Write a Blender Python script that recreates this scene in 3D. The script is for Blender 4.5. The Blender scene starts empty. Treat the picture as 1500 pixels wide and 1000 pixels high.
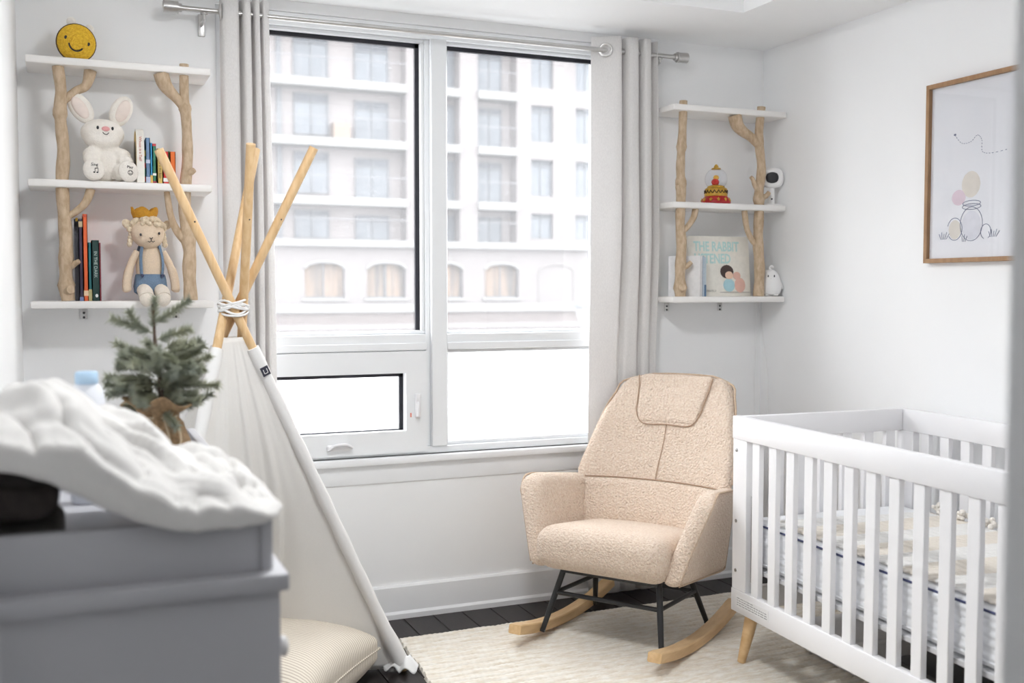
import bpy, bmesh, math, random
from mathutils import Vector, Matrix, noise
rnd = random.Random(7)
SC = bpy.context.scene
COL = SC.collection
R = math.radians
PI = math.pi

# ------------------------------------------------------------------ camera
cam_d = bpy.data.cameras.new('camera')
cam = bpy.data.objects.new('camera', cam_d)
COL.objects.link(cam)
cam_d.sensor_width = 36.0
cam_d.lens = 36.0 * 1540.0 / 1500.0
cam.location = (0, 0, 1.33)
cam.rotation_euler = (R(90 - 2.825), 0, R(-22.86))
cam_d.clip_start = 0.02
cam_d.clip_end = 300
cam_d.dof.use_dof = True
cam_d.dof.focus_distance = 3.85
cam_d.dof.aperture_fstop = 2.6
SC.camera = cam

# ------------------------------------------------------------------ world and light
W = bpy.data.worlds.new('overcast_sky')
SC.world = W
W.use_nodes = True
bg = W.node_tree.nodes['Background']
bg.inputs[0].default_value = (0.96, 0.98, 1.0, 1)
bg.inputs[1].default_value = 3.7
SC.view_settings.view_transform = 'Standard'
SC.view_settings.look = 'None'
SC.view_settings.exposure = 1.60
SC.view_settings.gamma = 1.0
SC.view_settings.use_curve_mapping = False
SC.cycles.max_bounces = 14
SC.cycles.diffuse_bounces = 9
SC.cycles.transparent_max_bounces = 12
SC.cycles.sample_clamp_indirect = 8.0
SC.cycles.caustics_reflective = False
SC.cycles.caustics_refractive = False
SC.cycles.use_denoising = True


def area_light(name, loc, rot, sx, sy, power, color=(1, 1, 1), portal=False):
    l = bpy.data.lights.new(name, 'AREA')
    l.shape = 'RECTANGLE'
    l.size, l.size_y, l.energy, l.color = sx, sy, power, color
    if portal:
        l.cycles.is_portal = True
    o = bpy.data.objects.new(name, l)
    o.location, o.rotation_euler = loc, rot
    COL.objects.link(o)
    return o


# daylight portal in the window opening (guides sky sampling, adds no light)
area_light('window_portal', (1.33, 4.25, 1.52), (R(-90), 0, 0), 1.75, 1.8, 1, portal=True)

FILL_GLOW = 31.0   # glow of the added ceiling fill lamp

# ------------------------------------------------------------------ materials
def nmat(name):
    m = bpy.data.materials.new(name)
    m.use_nodes = True
    nt = m.node_tree
    return m, nt, nt.nodes['Principled BSDF'], nt.nodes, nt.links


def mat(name, col, rough=0.6, var=0.0, scale=30.0, bump=0.0, bscale=200.0, bdist=0.002, metal=0.0,
        stretch=(1, 1, 1), sheen=0.0, detail=4.0, col2=None, coat=0.0, spec=0.5):
    """procedural principled material: noise colour variation + noise bump"""
    m, nt, p, N, L = nmat(name)
    p.inputs['Roughness'].default_value = rough
    p.inputs['Metallic'].default_value = metal
    p.inputs['Specular IOR Level'].default_value = spec
    p.inputs['Coat Weight'].default_value = coat
    if sheen:
        p.inputs['Sheen Weight'].default_value = sheen
    c = (*col, 1)
    p.inputs['Base Color'].default_value = c
    tc = N.new('ShaderNodeTexCoord')
    mp = N.new('ShaderNodeMapping')
    mp.inputs['Scale'].default_value = stretch
    L.new(tc.outputs['Object'], mp.inputs['Vector'])
    if var or col2:
        n = N.new('ShaderNodeTexNoise')
        n.inputs['Scale'].default_value = scale
        n.inputs['Detail'].default_value = detail
        L.new(mp.outputs[0], n.inputs['Vector'])
        mx = N.new('ShaderNodeValToRGB')
        d = col2 or tuple(max(0, x * (1 - var)) for x in col)
        mx.color_ramp.elements[0].position = 0.35
        mx.color_ramp.elements[1].position = 0.65
        mx.color_ramp.elements[0].color = (*d, 1)
        mx.color_ramp.elements[1].color = c
        L.new(n.outputs['Fac'], mx.inputs['Fac'])
        L.new(mx.outputs[0], p.inputs['Base Color'])
    if bump:
        n2 = N.new('ShaderNodeTexNoise')
        n2.inputs['Scale'].default_value = bscale
        n2.inputs['Detail'].default_value = 3
        L.new(mp.outputs[0], n2.inputs['Vector'])
        b = N.new('ShaderNodeBump')
        b.inputs['Strength'].default_value = bump
        b.inputs['Distance'].default_value = bdist
        L.new(n2.outputs['Fac'], b.inputs['Height'])
        L.new(b.outputs[0], p.inputs['Normal'])
    return m


def wave_mat(name, c1, c2, scale, axis='X', rough=0.8, dist=0.0, lo=0.45, hi=0.55, bump=0.0, rot=(0, 0, 0), wtype='BANDS'):
    m, nt, p, N, L = nmat(name)
    p.inputs['Roughness'].default_value = rough
    p.inputs['Specular IOR Level'].default_value = 0.2
    tc = N.new('ShaderNodeTexCoord')
    mp = N.new('ShaderNodeMapping')
    mp.inputs['Rotation'].default_value = rot
    L.new(tc.outputs['Object'], mp.inputs['Vector'])
    w = N.new('ShaderNodeTexWave')
    w.wave_type = wtype
    w.bands_direction = axis
    w.inputs['Scale'].default_value = scale
    w.inputs['Distortion'].default_value = dist
    w.inputs['Detail'].default_value = 1
    L.new(mp.outputs[0], w.inputs['Vector'])
    r = N.new('ShaderNodeValToRGB')
    r.color_ramp.elements[0].position = lo
    r.color_ramp.elements[1].position = hi
    r.color_ramp.elements[0].color = (*c1, 1)
    r.color_ramp.elements[1].color = (*c2, 1)
    L.new(w.outputs['Fac'], r.inputs['Fac'])
    L.new(r.outputs[0], p.inputs['Base Color'])
    if bump:
        b = N.new('ShaderNodeBump')
        b.inputs['Strength'].default_value = bump
        b.inputs['Distance'].default_value = 0.001
        L.new(w.outputs['Fac'], b.inputs['Height'])
        L.new(b.outputs[0], p.inputs['Normal'])
    return m


def pane_mat(name, haze, haze_col, frosted=False, gloss=0.06):
    """window glass with rain drops and dirt, plus an even haze added to wash out the view"""
    m = bpy.data.materials.new(name)
    m.use_nodes = True
    nt = m.node_tree
    N, L = nt.nodes, nt.links
    N.clear()
    out = N.new('ShaderNodeOutputMaterial')
    tr = N.new('ShaderNodeBsdfTransparent')
    tl = N.new('ShaderNodeBsdfTranslucent')
    tl.inputs[0].default_value = (*haze_col, 1)
    gl = N.new('ShaderNodeBsdfGlossy')
    gl.inputs['Roughness'].default_value = 0.02
    mx = N.new('ShaderNodeMixShader')
    L.new(tr.outputs[0], mx.inputs[1])
    L.new(tl.outputs[0], mx.inputs[2])
    if frosted:
        mx.inputs[0].default_value = haze
    else:
        tc = N.new('ShaderNodeTexCoord')
        big = N.new('ShaderNodeTexNoise')
        big.inputs['Scale'].default_value = 2.2
        L.new(tc.outputs['Object'], big.inputs['Vector'])
        dr = N.new('ShaderNodeTexVoronoi')
        dr.inputs['Scale'].default_value = 95
        L.new(tc.outputs['Object'], dr.inputs['Vector'])
        rp = N.new('ShaderNodeValToRGB')
        rp.color_ramp.elements[0].position = 0.10
        rp.color_ramp.elements[0].color = (1, 1, 1, 1)
        rp.color_ramp.elements[1].position = 0.34
        rp.color_ramp.elements[1].color = (0, 0, 0, 1)
        L.new(dr.outputs['Distance'], rp.inputs['Fac'])
        mu = N.new('ShaderNodeMath')
        mu.operation = 'MULTIPLY'
        L.new(rp.outputs[0], mu.inputs[0])
        L.new(big.outputs['Fac'], mu.inputs[1])
        ad = N.new('ShaderNodeMath')
        ad.operation = 'MULTIPLY_ADD'
        L.new(mu.outputs[0], ad.inputs[0])
        ad.inputs[1].default_value = 0.085
        ad.inputs[2].default_value = haze
        L.new(ad.outputs[0], mx.inputs[0])
    m2 = N.new('ShaderNodeMixShader')
    m2.inputs[0].default_value = gloss
    L.new(mx.outputs[0], m2.inputs[1])
    L.new(gl.outputs[0], m2.inputs[2])
    L.new(m2.outputs[0], out.inputs[0])
    return m


def clear_mat(name, tint=(1, 1, 1), gloss=0.08, rough=0.02):
    m = bpy.data.materials.new(name)
    m.use_nodes = True
    nt = m.node_tree
    N, L = nt.nodes, nt.links
    N.clear()
    out = N.new('ShaderNodeOutputMaterial')
    tr = N.new('ShaderNodeBsdfTransparent')
    tr.inputs[0].default_value = (*tint, 1)
    gl = N.new('ShaderNodeBsdfGlossy')
    gl.inputs['Roughness'].default_value = rough
    fr0 = N.new('ShaderNodeLayerWeight')
    fr = N.new('ShaderNodeMath')
    fr.operation = 'POWER'
    fr.inputs[1].default_value = 5.0
    L.new(fr0.outputs['Facing'], fr.inputs[0])
    ad = N.new('ShaderNodeMath')
    ad.operation = 'MULTIPLY_ADD'
    ad.inputs[1].default_value = 1.0
    ad.inputs[2].default_value = gloss
    ad.use_clamp = True
    L.new(fr.outputs[0], ad.inputs[0])
    m2 = N.new('ShaderNodeMixShader')
    L.new(ad.outputs[0], m2.inputs[0])
    L.new(tr.outputs[0], m2.inputs[1])
    L.new(gl.outputs[0], m2.inputs[2])
    L.new(m2.outputs[0], out.inputs[0])
    return m


def cloth_mat(name, col, trans=0.3, bump=0.25, bscale=600, var=0.05, stretch=(1, 1, 1)):
    """thin cloth that lets some light through"""
    m = mat(name, col, 0.95, var=var, scale=300, bump=bump, bscale=bscale, bdist=0.0015, spec=0.1, stretch=stretch)
    nt = m.node_tree
    N, L = nt.nodes, nt.links
    p = N['Principled BSDF']
    tl = N.new('ShaderNodeBsdfTranslucent')
    tl.inputs[0].default_value = (*col, 1)
    mx = N.new('ShaderNodeMixShader')
    mx.inputs[0].default_value = trans
    L.new(p.outputs[0], mx.inputs[1])
    L.new(tl.outputs[0], mx.inputs[2])
    L.new(mx.outputs[0], N['Material Output'].inputs[0])
    return m


M = {}
M['wall'] = mat('wall_paint', (0.875, 0.88, 0.885), 0.75, bump=0.05, bscale=400, bdist=0.0008, var=0.012, scale=3)
M['ceiling'] = mat('ceiling_paint', (0.90, 0.905, 0.91), 0.8, bump=0.08, bscale=300, bdist=0.001, var=0.01, scale=4)
M['trim'] = mat('trim_paint', (0.86, 0.87, 0.885), 0.4, var=0.01, scale=5)
M['frame'] = mat('window_vinyl', (0.83, 0.845, 0.86), 0.35, var=0.01, scale=8)
M['gasket'] = mat('gasket_black', (0.012, 0.012, 0.02), 0.5, var=0.2)
M['floor'] = mat('espresso_wood', (0.020, 0.014, 0.014), 0.36, spec=0.3, var=0.45, scale=9, stretch=(14, 1, 1), bump=0.15, bscale=40)
M['white'] = mat('white_lacquer', (0.80, 0.795, 0.81), 0.35, var=0.01, scale=6)
M['shelfboard'] = mat('shelf_board_white', (0.86, 0.845, 0.825), 0.45, var=0.03, scale=6, stretch=(1, 12, 12))
M['bark'] = mat('stripped_branch', (0.58, 0.45, 0.32), 0.75, col2=(0.44, 0.325, 0.21), scale=75, stretch=(1, 1, 0.45), bump=0.5, bscale=70, bdist=0.003)
M['metal'] = mat('brushed_nickel', (0.58, 0.57, 0.56), 0.32, metal=1.0, var=0.05, scale=60)
M['bolt'] = mat('bolt_metal', (0.45, 0.45, 0.45), 0.35, metal=1.0, var=0.05)
M['curtain'] = cloth_mat('linen_curtain', (0.84, 0.825, 0.815), 0.18, 0.3, 500, 0.08, (1, 1, 0.4))
M['canvas'] = cloth_mat('cotton_canvas', (0.90, 0.885, 0.86), 0.28, 0.25, 700, 0.03)
M['canvas_sleeve'] = cloth_mat('canvas_sleeve', (0.88, 0.875, 0.865), 0.1, 0.2, 700, 0.03)
M['pine'] = mat('pine_pole', (0.74, 0.53, 0.30), 0.5, col2=(0.64, 0.42, 0.21), scale=8, stretch=(10, 10, 0.7))
M['beech'] = mat('rubberwood', (0.72, 0.50, 0.27), 0.42, col2=(0.60, 0.385, 0.19), scale=7, stretch=(6, 1.0, 6))
M['oak'] = mat('oak_frame', (0.38, 0.225, 0.115), 0.5, col2=(0.30, 0.165, 0.08), scale=14, stretch=(4, 4, 1))
M['boucle'] = mat('peach_boucle', (0.87, 0.73, 0.605), 0.95, col2=(0.75, 0.58, 0.45), scale=135, bump=1.0, bscale=125, bdist=0.016, sheen=0.25, spec=0.1)
M['piping'] = mat('piping_tan', (0.60, 0.45, 0.33), 0.9, var=0.2, scale=200, bump=0.5, bscale=300)
M['black'] = mat('black_steel', (0.018, 0.018, 0.02), 0.4, var=0.15, scale=60)
M['blanket'] = cloth_mat('muslin_white', (0.77, 0.755, 0.735), 0.12, 0.35, 350, 0.04)
M['dresser'] = mat('dresser_paint', (0.47, 0.47, 0.495), 0.45, var=0.012, scale=6)
M['darkcloth'] = mat('dark_brown_cloth', (0.045, 0.035, 0.032), 0.9, var=0.4, scale=60, bump=0.5, bscale=150)
M['olive'] = mat('olive_grey_cloth', (0.17, 0.16, 0.145), 0.9, var=0.3, scale=60, bump=0.5, bscale=150)
M['needles'] = mat('spruce_needles', (0.34, 0.37, 0.31), 0.7, col2=(0.50, 0.51, 0.38), scale=14)
M['stem'] = mat('spruce_stem', (0.16, 0.11, 0.085), 0.8, var=0.3)
M['burlap'] = mat('burlap', (0.48, 0.32, 0.18), 0.95, var=0.35, scale=120, bump=0.8, bscale=260, bdist=0.003)
M['bottle'] = mat('bottle_plastic', (0.80, 0.82, 0.87), 0.35, var=0.02)
M['bluecap'] = mat('blue_cap', (0.44, 0.62, 0.80), 0.4, var=0.05)
M['plushwhite'] = mat('plush_white', (0.86, 0.82, 0.76), 1.0, var=0.05, scale=90, bump=0.6, bscale=260, bdist=0.003, sheen=0.3, spec=0.05)
M['ink'] = mat('ink_black', (0.02, 0.02, 0.025), 0.5, var=0.1)
M['pink'] = mat('pink_felt', (0.86, 0.42, 0.42), 0.9, var=0.1, scale=120)
M['blush'] = mat('blush_print', (0.84, 0.56, 0.50), 0.9, var=0.08, scale=60)
M['bee'] = wave_mat('yellow_yarn', (0.62, 0.36, 0.03), (0.83, 0.55, 0.05), 70, 'SPHERICAL', 0.95, 0.0, 0.3, 0.7, 0.8) if False else mat('yellow_yarn', (0.83, 0.55, 0.05), 0.95, col2=(0.66, 0.39, 0.03), scale=130, bump=0.8, bscale=170, bdist=0.004)
M['beebrown'] = mat('brown_yarn', (0.10, 0.06, 0.035), 0.95, var=0.4, scale=130, bump=0.8, bscale=170, bdist=0.004)
M['lamb'] = mat('beige_knit', (0.72, 0.58, 0.44), 0.95, var=0.10, scale=220, bump=0.6, bscale=300, bdist=0.002)
M['lambpale'] = mat('cream_knit', (0.82, 0.75, 0.66), 0.95, var=0.10, scale=220, bump=0.6, bscale=300, bdist=0.002)
M['fleece'] = mat('cream_loops', (0.76, 0.66, 0.50), 1.0, col2=(0.62, 0.50, 0.36), scale=120, bump=0.7, bscale=220, bdist=0.003)
M['mustard'] = mat('mustard_felt', (0.56, 0.27, 0.025), 0.95, var=0.18, scale=150, bump=0.5, bscale=240)
M['denim'] = mat('blue_knit', (0.17, 0.25, 0.36), 0.95, var=0.2, scale=220, bump=0.6, bscale=300, bdist=0.002)
M['camwhite'] = mat('camera_white', (0.84, 0.84, 0.84), 0.4, var=0.01)
M['silicone'] = mat('silicone_white', (0.82, 0.82, 0.82), 0.55, var=0.01)
M['red'] = mat('red_gloss', (0.42, 0.012, 0.015), 0.35, var=0.2, scale=40)
M['gold'] = mat('gold_paint', (0.62, 0.36, 0.035), 0.35, var=0.3, scale=90)
M['globe'] = clear_mat('globe_glass', (0.97, 0.98, 1.0), 0.03)
M['frameglass'] = clear_mat('picture_glass', (0.98, 0.985, 1.0), 0.03)
M['snow'] = mat('snow_white', (0.88, 0.88, 0.88), 0.8, var=0.03)
M['paper'] = mat('paper_white', (0.84, 0.83, 0.82), 0.7, var=0.01, scale=20)
M['pages'] = wave_mat('page_block', (0.70, 0.66, 0.58), (0.84, 0.81, 0.75), 260, 'X', 0.9)
M['blindwhite'] = M['trim']
M['pane'] = pane_mat('rainy_glass', 0.046, (0.95, 0.95, 0.97))
M['frosted'] = pane_mat('frosted_glass', 0.93, (0.97, 0.97, 0.97), True, 0.03)
M['mattress'] = mat('mattress_cover', (0.83, 0.84, 0.86), 0.8, var=0.02, bump=0.25, bscale=120)
M['navy'] = mat('navy_piping', (0.06, 0.07, 0.16), 0.8, var=0.1)
M['plastic_bin'] = mat('storage_bin_white', (0.76, 0.75, 0.76), 0.5, var=0.03)
M['label_grey'] = mat('label_grey', (0.66, 0.66, 0.67), 0.7, var=0.03)


def flat(name, col, rough=0.6):
    if name not in M:
        M[name] = mat(name, col, rough, var=0.07, scale=50)
    return M[name]


# ------------------------------------------------------------------ mesh helpers
def B():
    return bmesh.new()


def obj(name, bm, m, parent=None, smooth=True, loc=None, rot=None, mods=()):
    me = bpy.data.meshes.new(name)
    bmesh.ops.recalc_face_normals(bm, faces=bm.faces[:])
    bm.to_mesh(me)
    bm.free()
    if smooth:
        me.shade_smooth()
        try:
            me.set_sharp_from_angle(angle=R(40))
        except Exception:
            pass
    me.materials.append(m if not isinstance(m, str) else M[m])
    o = bpy.data.objects.new(name, me)
    COL.objects.link(o)
    if parent is not None:
        o.parent = parent
    if loc:
        o.location = loc
    if rot:
        o.rotation_euler = rot
    for t, kw in mods:
        md = o.modifiers.new(t.lower(), t)
        for k, v in kw.items():
            setattr(md, k, v)
    return o


def thing(name, label, cat, loc=(0, 0, 0), rotz=0.0, group=None):
    o = bpy.data.objects.new(name, None)
    o.empty_display_size = 0.05
    COL.objects.link(o)
    o.location = loc
    o.rotation_euler = (0, 0, rotz)
    tag(o, label, cat, group)
    return o


def tag(o, label, cat=None, group=None):
    o['label'] = label
    if cat:
        o['category'] = cat
    if group:
        o['group'] = group
    return o


def structure(o, label=None):
    o['kind'] = 'structure'
    if label:
        o['label'] = label
    return o


def box(bm, x0, x1, y0, y1, z0, z1, bev=0.0, seg=2):
    r = bmesh.ops.create_cube(bm, size=1.0)
    vs = r['verts']
    for v in vs:
        v.co = Vector((x0 + (v.co.x + .5) * (x1 - x0), y0 + (v.co.y + .5) * (y1 - y0), z0 + (v.co.z + .5) * (z1 - z0)))
    if bev > 0:
        es = list({e for v in vs for e in v.link_edges})
        bmesh.ops.bevel(bm, geom=es, offset=bev, segments=seg, profile=0.5, affect='EDGES')
    return bm


def bxo(name, dims, m, parent=None, bev=0.003, **kw):
    return obj(name, box(B(), *dims, bev), m, parent, **kw)


def tube(bm, pts, r, seg=10, closed=False, squash=None):
    """swept tube through pts with radius r (number or list)"""
    pts = [Vector(p) for p in pts]
    n = len(pts)
    rs = r if isinstance(r, (list, tuple)) else [r] * n
    rings = []
    up = Vector((0, 0, 1))
    prev = None
    for i, p in enumerate(pts):
        if closed:
            t = pts[(i + 1) % n] - pts[i - 1]
        else:
            t = pts[min(i + 1, n - 1)] - pts[max(i - 1, 0)]
        if t.length < 1e-9:
            t = Vector((0, 0, 1))
        t.normalize()
        if prev is None:
            a = t.cross(up)
            if a.length < 1e-3:
                a = t.cross(Vector((1, 0, 0)))
            a.normalize()
        else:
            a = prev - t * prev.dot(t)
            if a.length < 1e-6:
                a = t.cross(up)
            a.normalize()
        prev = a
        b = t.cross(a)
        sa, sb = (1, 1) if squash is None else squash
        rings.append([bm.verts.new(p + (a * math.cos(2 * PI * k / seg) * sa + b * math.sin(2 * PI * k / seg) * sb) * rs[i]) for k in range(seg)])
    m = n if closed else n - 1
    for i in range(m):
        A, Bq = rings[i], rings[(i + 1) % n]
        for k in range(seg):
            bm.faces.new((A[k], A[(k + 1) % seg], Bq[(k + 1) % seg], Bq[k]))
    if not closed:
        bm.faces.new(rings[0][::-1])
        bm.faces.new(rings[-1])
    return bm


def lathe(bm, prof, seg=24, c=(0, 0, 0), cap=True):
    c = Vector(c)
    rings = []
    for r, z in prof:
        r = max(r, 1e-4)
        rings.append([bm.verts.new(c + Vector((r * math.cos(2 * PI * k / seg), r * math.sin(2 * PI * k / seg), z))) for k in range(seg)])
    for i in range(len(rings) - 1):
        A, Bq = rings[i], rings[i + 1]
        for k in range(seg):
            bm.faces.new((A[k], A[(k + 1) % seg], Bq[(k + 1) % seg], Bq[k]))
    if cap:
        bm.faces.new(rings[0][::-1])
        bm.faces.new(rings[-1])
    return bm


def ell(bm, c, r, seg=20, rings=12, rot=None):
    if not isinstance(r, (tuple, list)):
        r = (r, r, r)
    mt = Matrix.Translation(Vector(c))
    if rot:
        from mathutils import Euler
        mt = mt @ Euler(rot).to_matrix().to_4x4()
    mt = mt @ Matrix.Diagonal((*r, 1))
    bmesh.ops.create_uvsphere(bm, u_segments=seg, v_segments=rings, radius=1.0, matrix=mt)
    return bm


def sheet(bm, nu, nv, fn, closed_u=False):
    g = [[bm.verts.new(Vector(fn(i / nu, j / nv))) for j in range(nv + 1)] for i in range(nu + (0 if closed_u else 1))]
    nn = len(g)
    for i in range(nu):
        for j in range(nv):
            bm.faces.new((g[i][j], g[(i + 1) % nn][j], g[(i + 1) % nn][j + 1], g[i][j + 1]))
    return bm


def prism(bm, poly, t0, t1, axis='y'):
    """extrude a 2-D polygon; axis y: poly is (x,z); axis z: (x,y); axis x: (y,z)"""
    def P3(p, t):
        if axis == 'y':
            return (p[0], t, p[1])
        if axis == 'z':
            return (p[0], p[1], t)
        return (t, p[0], p[1])
    a = [bm.verts.new(P3(p, t0)) for p in poly]
    b = [bm.verts.new(P3(p, t1)) for p in poly]
    n = len(poly)
    bm.faces.new(a)
    bm.faces.new(b[::-1])
    for i in range(n):
        bm.faces.new((a[i], b[i], b[(i + 1) % n], a[(i + 1) % n]))
    return bm


def rbox(bm, hx, hy, hz, r, m=8, k=3, warp=None, c=(0, 0, 0)):
    """rounded box with warp(x,y,z)->xyz for soft upholstered shapes"""
    def axis(h):
        core = [-(h - r) + 2 * (h - r) * i / m for i in range(m + 1)]
        lo = [-h + r * i / k for i in range(k)]
        hi = [h - r * i / k for i in range(k)][::-1]
        return lo + core + hi
    ax, ay, az = axis(hx), axis(hy), axis(hz)
    cache = {}

    def V(x, y, z):
        key = (round(x, 6), round(y, 6), round(z, 6))
        if key in cache:
            return cache[key]
        p = Vector((x, y, z))
        q = Vector((max(-(hx - r), min(hx - r, x)), max(-(hy - r), min(hy - r, y)), max(-(hz - r), min(hz - r, z))))
        d = p - q
        if d.length > 1e-9:
            mxd = max(abs(d.x), abs(d.y), abs(d.z))
            p = q + d.normalized() * mxd * (r / r)
        if warp:
            p = Vector(warp(p.x, p.y, p.z))
        v = bm.verts.new(p + Vector(c))
        cache[key] = v
        return v

    def face(A, Bv, f):
        for i in range(len(A) - 1):
            for j in range(len(Bv) - 1):
                vs = [f(A[i], Bv[j]), f(A[i + 1], Bv[j]), f(A[i + 1], Bv[j + 1]), f(A[i], Bv[j + 1])]
                if len(set(vs)) == 4:
                    bm.faces.new(vs)
    for s in (-1, 1):
        face(ay, az, lambda a, b: V(s * hx, a, b))
        face(ax, az, lambda a, b: V(a, s * hy, b))
        face(ax, ay, lambda a, b: V(a, b, s * hz))
    return bm


def text_mesh(name, s, size, m, parent, loc, rot, extrude=0.0004, align='LEFT', sx=1.0, bold=0.0):
    cu = bpy.data.curves.new(name, 'FONT')
    cu.body = s
    cu.size = size
    cu.extrude = extrude
    cu.align_x = align
    cu.offset = bold
    cu.resolution_u = 2
    t = bpy.data.objects.new(name + '_tmp', cu)
    COL.objects.link(t)
    dg = bpy.context.evaluated_depsgraph_get()
    dg.update()
    me = bpy.data.meshes.new_from_object(t.evaluated_get(dg))
    bpy.data.objects.remove(t)
    me.materials.clear()
    me.materials.append(m if not isinstance(m, str) else M[m])
    o = bpy.data.objects.new(name, me)
    COL.objects.link(o)
    o.parent = parent
    o.location, o.rotation_euler = loc, rot
    o.scale = (sx, 1, 1)
    return o


def holes_wall(bm, x0, x1, z0, z1, holes, y0, y1):
    xs = sorted({x0, x1, *[min(max(h[i], x0), x1) for h in holes for i in (0, 1)]})
    zs = sorted({z0, z1, *[min(max(h[i], z0), z1) for h in holes for i in (2, 3)]})
    V = {}

    def vert(x, y, z):
        k = (round(x, 4), round(y, 4), round(z, 4))
        if k not in V:
            V[k] = bm.verts.new((x, y, z))
        return V[k]

    def solid(i, j):
        if i < 0 or j < 0 or i >= len(xs) - 1 or j >= len(zs) - 1:
            return False
        cx, cz = (xs[i] + xs[i + 1]) / 2, (zs[j] + zs[j + 1]) / 2
        return not any(h[0] < cx < h[1] and h[2] < cz < h[3] for h in holes)
    for i in range(len(xs) - 1):
        for j in range(len(zs) - 1):
            if not solid(i, j):
                continue
            a, b, c, d = xs[i], xs[i + 1], zs[j], zs[j + 1]
            bm.faces.new((vert(a, y0, c), vert(b, y0, c), vert(b, y0, d), vert(a, y0, d)))
            bm.faces.new((vert(a, y1, c), vert(a, y1, d), vert(b, y1, d), vert(b, y1, c)))
            if not solid(i - 1, j):
                bm.faces.new((vert(a, y0, c), vert(a, y0, d), vert(a, y1, d), vert(a, y1, c)))
            if not solid(i + 1, j):
                bm.faces.new((vert(b, y0, c), vert(b, y1, c), vert(b, y1, d), vert(b, y0, d)))
            if not solid(i, j - 1):
                bm.faces.new((vert(a, y0, c), vert(a, y1, c), vert(b, y1, c), vert(b, y0, c)))
            if not solid(i, j + 1):
                bm.faces.new((vert(a, y0, d), vert(b, y0, d), vert(b, y1, d), vert(a, y1, d)))
    return bm


def lerp(a, b, t):
    return a + (b - a) * t


def interp(xs, ys, x):
    if x <= xs[0]:
        return ys[0]
    for i in range(len(xs) - 1):
        if x <= xs[i + 1]:
            t = (x - xs[i]) / (xs[i + 1] - xs[i])
            t = t * t * (3 - 2 * t) * 0.5 + t * 0.5
            return lerp(ys[i], ys[i + 1], t)
    return ys[-1]


def catmull(pts, n=8):
    P = [Vector(p) for p in pts]
    out = []
    for i in range(len(P) - 1):
        a, b, c, d = P[max(i - 1, 0)], P[i], P[i + 1], P[min(i + 2, len(P) - 1)]
        for k in range(n):
            t = k / n
            out.append(0.5 * ((2 * b) + (c - a) * t + (2 * a - 5 * b + 4 * c - d) * t * t + (3 * b - a - 3 * c + d) * t ** 3))
    out.append(P[-1])
    return out


# ================================================================== ROOM SHELL
XL, XR, YB, YF, ZC = -0.15, 2.97, 4.06, 0.72, 2.425
WX0, WX1, WZ0, WZ1 = 0.52, 2.17, 0.66, 2.385          # window opening

# floor with dark planks running towards the window
fl = structure(obj('floor', box(B(), -0.62, XR, -1.3, YB, -0.06, -0.012), 'floor', smooth=False))
pw = 0.125
plank_meshes = []
for Lp in (0.9, 1.2, 1.5):
    bm = box(B(), 0.0015, pw - 0.0015, 0.0015, Lp - 0.0015, -0.012, 0.0, 0.0015, 1)
    o = obj('plank', bm, 'floor', fl, smooth=False)
    plank_meshes.append((Lp, o.data))
    bpy.data.objects.remove(o)
ip = 0
x = XL
while x < XR - 0.02:
    y = YF - 0.1 - rnd.random() * 0.5
    while y < YB:
        Lp, me = rnd.choice(plank_meshes)
        o = bpy.data.objects.new('plank', me)
        COL.objects.link(o)
        o.parent = fl
        sy = 1.0
        if y + Lp > YB:
            sy = (YB - y) / Lp
        if y + Lp > YB - 0.25 and sy == 1.0:
            sy = (YB - y) / Lp
        o.location = (x, y, 0)
        o.scale = (min(1.0, (XR - x) / pw), sy, 1)
        y += Lp * sy
        if y > YB - 0.01:
            break
    x += pw

bm = holes_wall(B(), XL - 0.12, XR + 0.12, -0.06, ZC + 0.25, [(WX0, WX1, WZ0, WZ1)], YB, YB + 0.2)
structure(obj('wall_back', bm, 'wall', smooth=False))
structure(bxo('wall_left', (XL - 0.12, XL, YF - 0.12, YB, -0.06, ZC + 0.25), 'wall', bev=0, smooth=False))
structure(bxo('wall_right', (XR, XR + 0.12, YF - 0.12, YB, -0.06, ZC + 0.25), 'wall', bev=0, smooth=False))
# front wall with the doorway the photograph is taken through
bm = holes_wall(B(), -0.62, XR + 0.12, -0.06, ZC + 0.25, [(-0.047, 0.805, -0.1, 2.08)], YF - 0.12, YF)
structure(obj('wall_front', bm, 'wall', smooth=False))
# hallway behind the camera
structure(bxo('wall_hall_left', (-0.72, -0.62, -1.3, YF - 0.12, -0.06, 2.6), 'wall', bev=0, smooth=False))
structure(bxo('wall_hall_right', (1.30, 1.40, -1.3, YF - 0.12, -0.06, 2.6), 'wall', bev=0, smooth=False))
structure(bxo('wall_hall_end', (-0.72, 1.40, -1.4, -1.3, -0.06, 2.6), 'wall', bev=0, smooth=False))
structure(bxo('ceiling_hall', (-0.72, 1.40, -1.4, YF - 0.12, 2.5, 2.6), 'ceiling', bev=0, smooth=False))
# ceiling with a raised tray
TX0, TX1, TY0, TY1, TH = 0.25, 2.485, 1.25, 3.535, 0.14
bm = B()
box(bm, XL - 0.12, TX0, YF - 0.12, YB + 0.2, ZC, ZC + TH)
box(bm, TX1, XR + 0.12, YF - 0.12, YB + 0.2, ZC, ZC + TH)
box(bm, TX0, TX1, YF - 0.12, TY0, ZC, ZC + TH)
box(bm, TX0, TX1, TY1, YB + 0.2, ZC, ZC + TH)
box(bm, XL - 0.12, XR + 0.12, YF - 0.12, YB + 0.2, ZC + TH, ZC + TH + 0.08)
structure(obj('ceiling', bm, 'ceiling', smooth=False))


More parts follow.
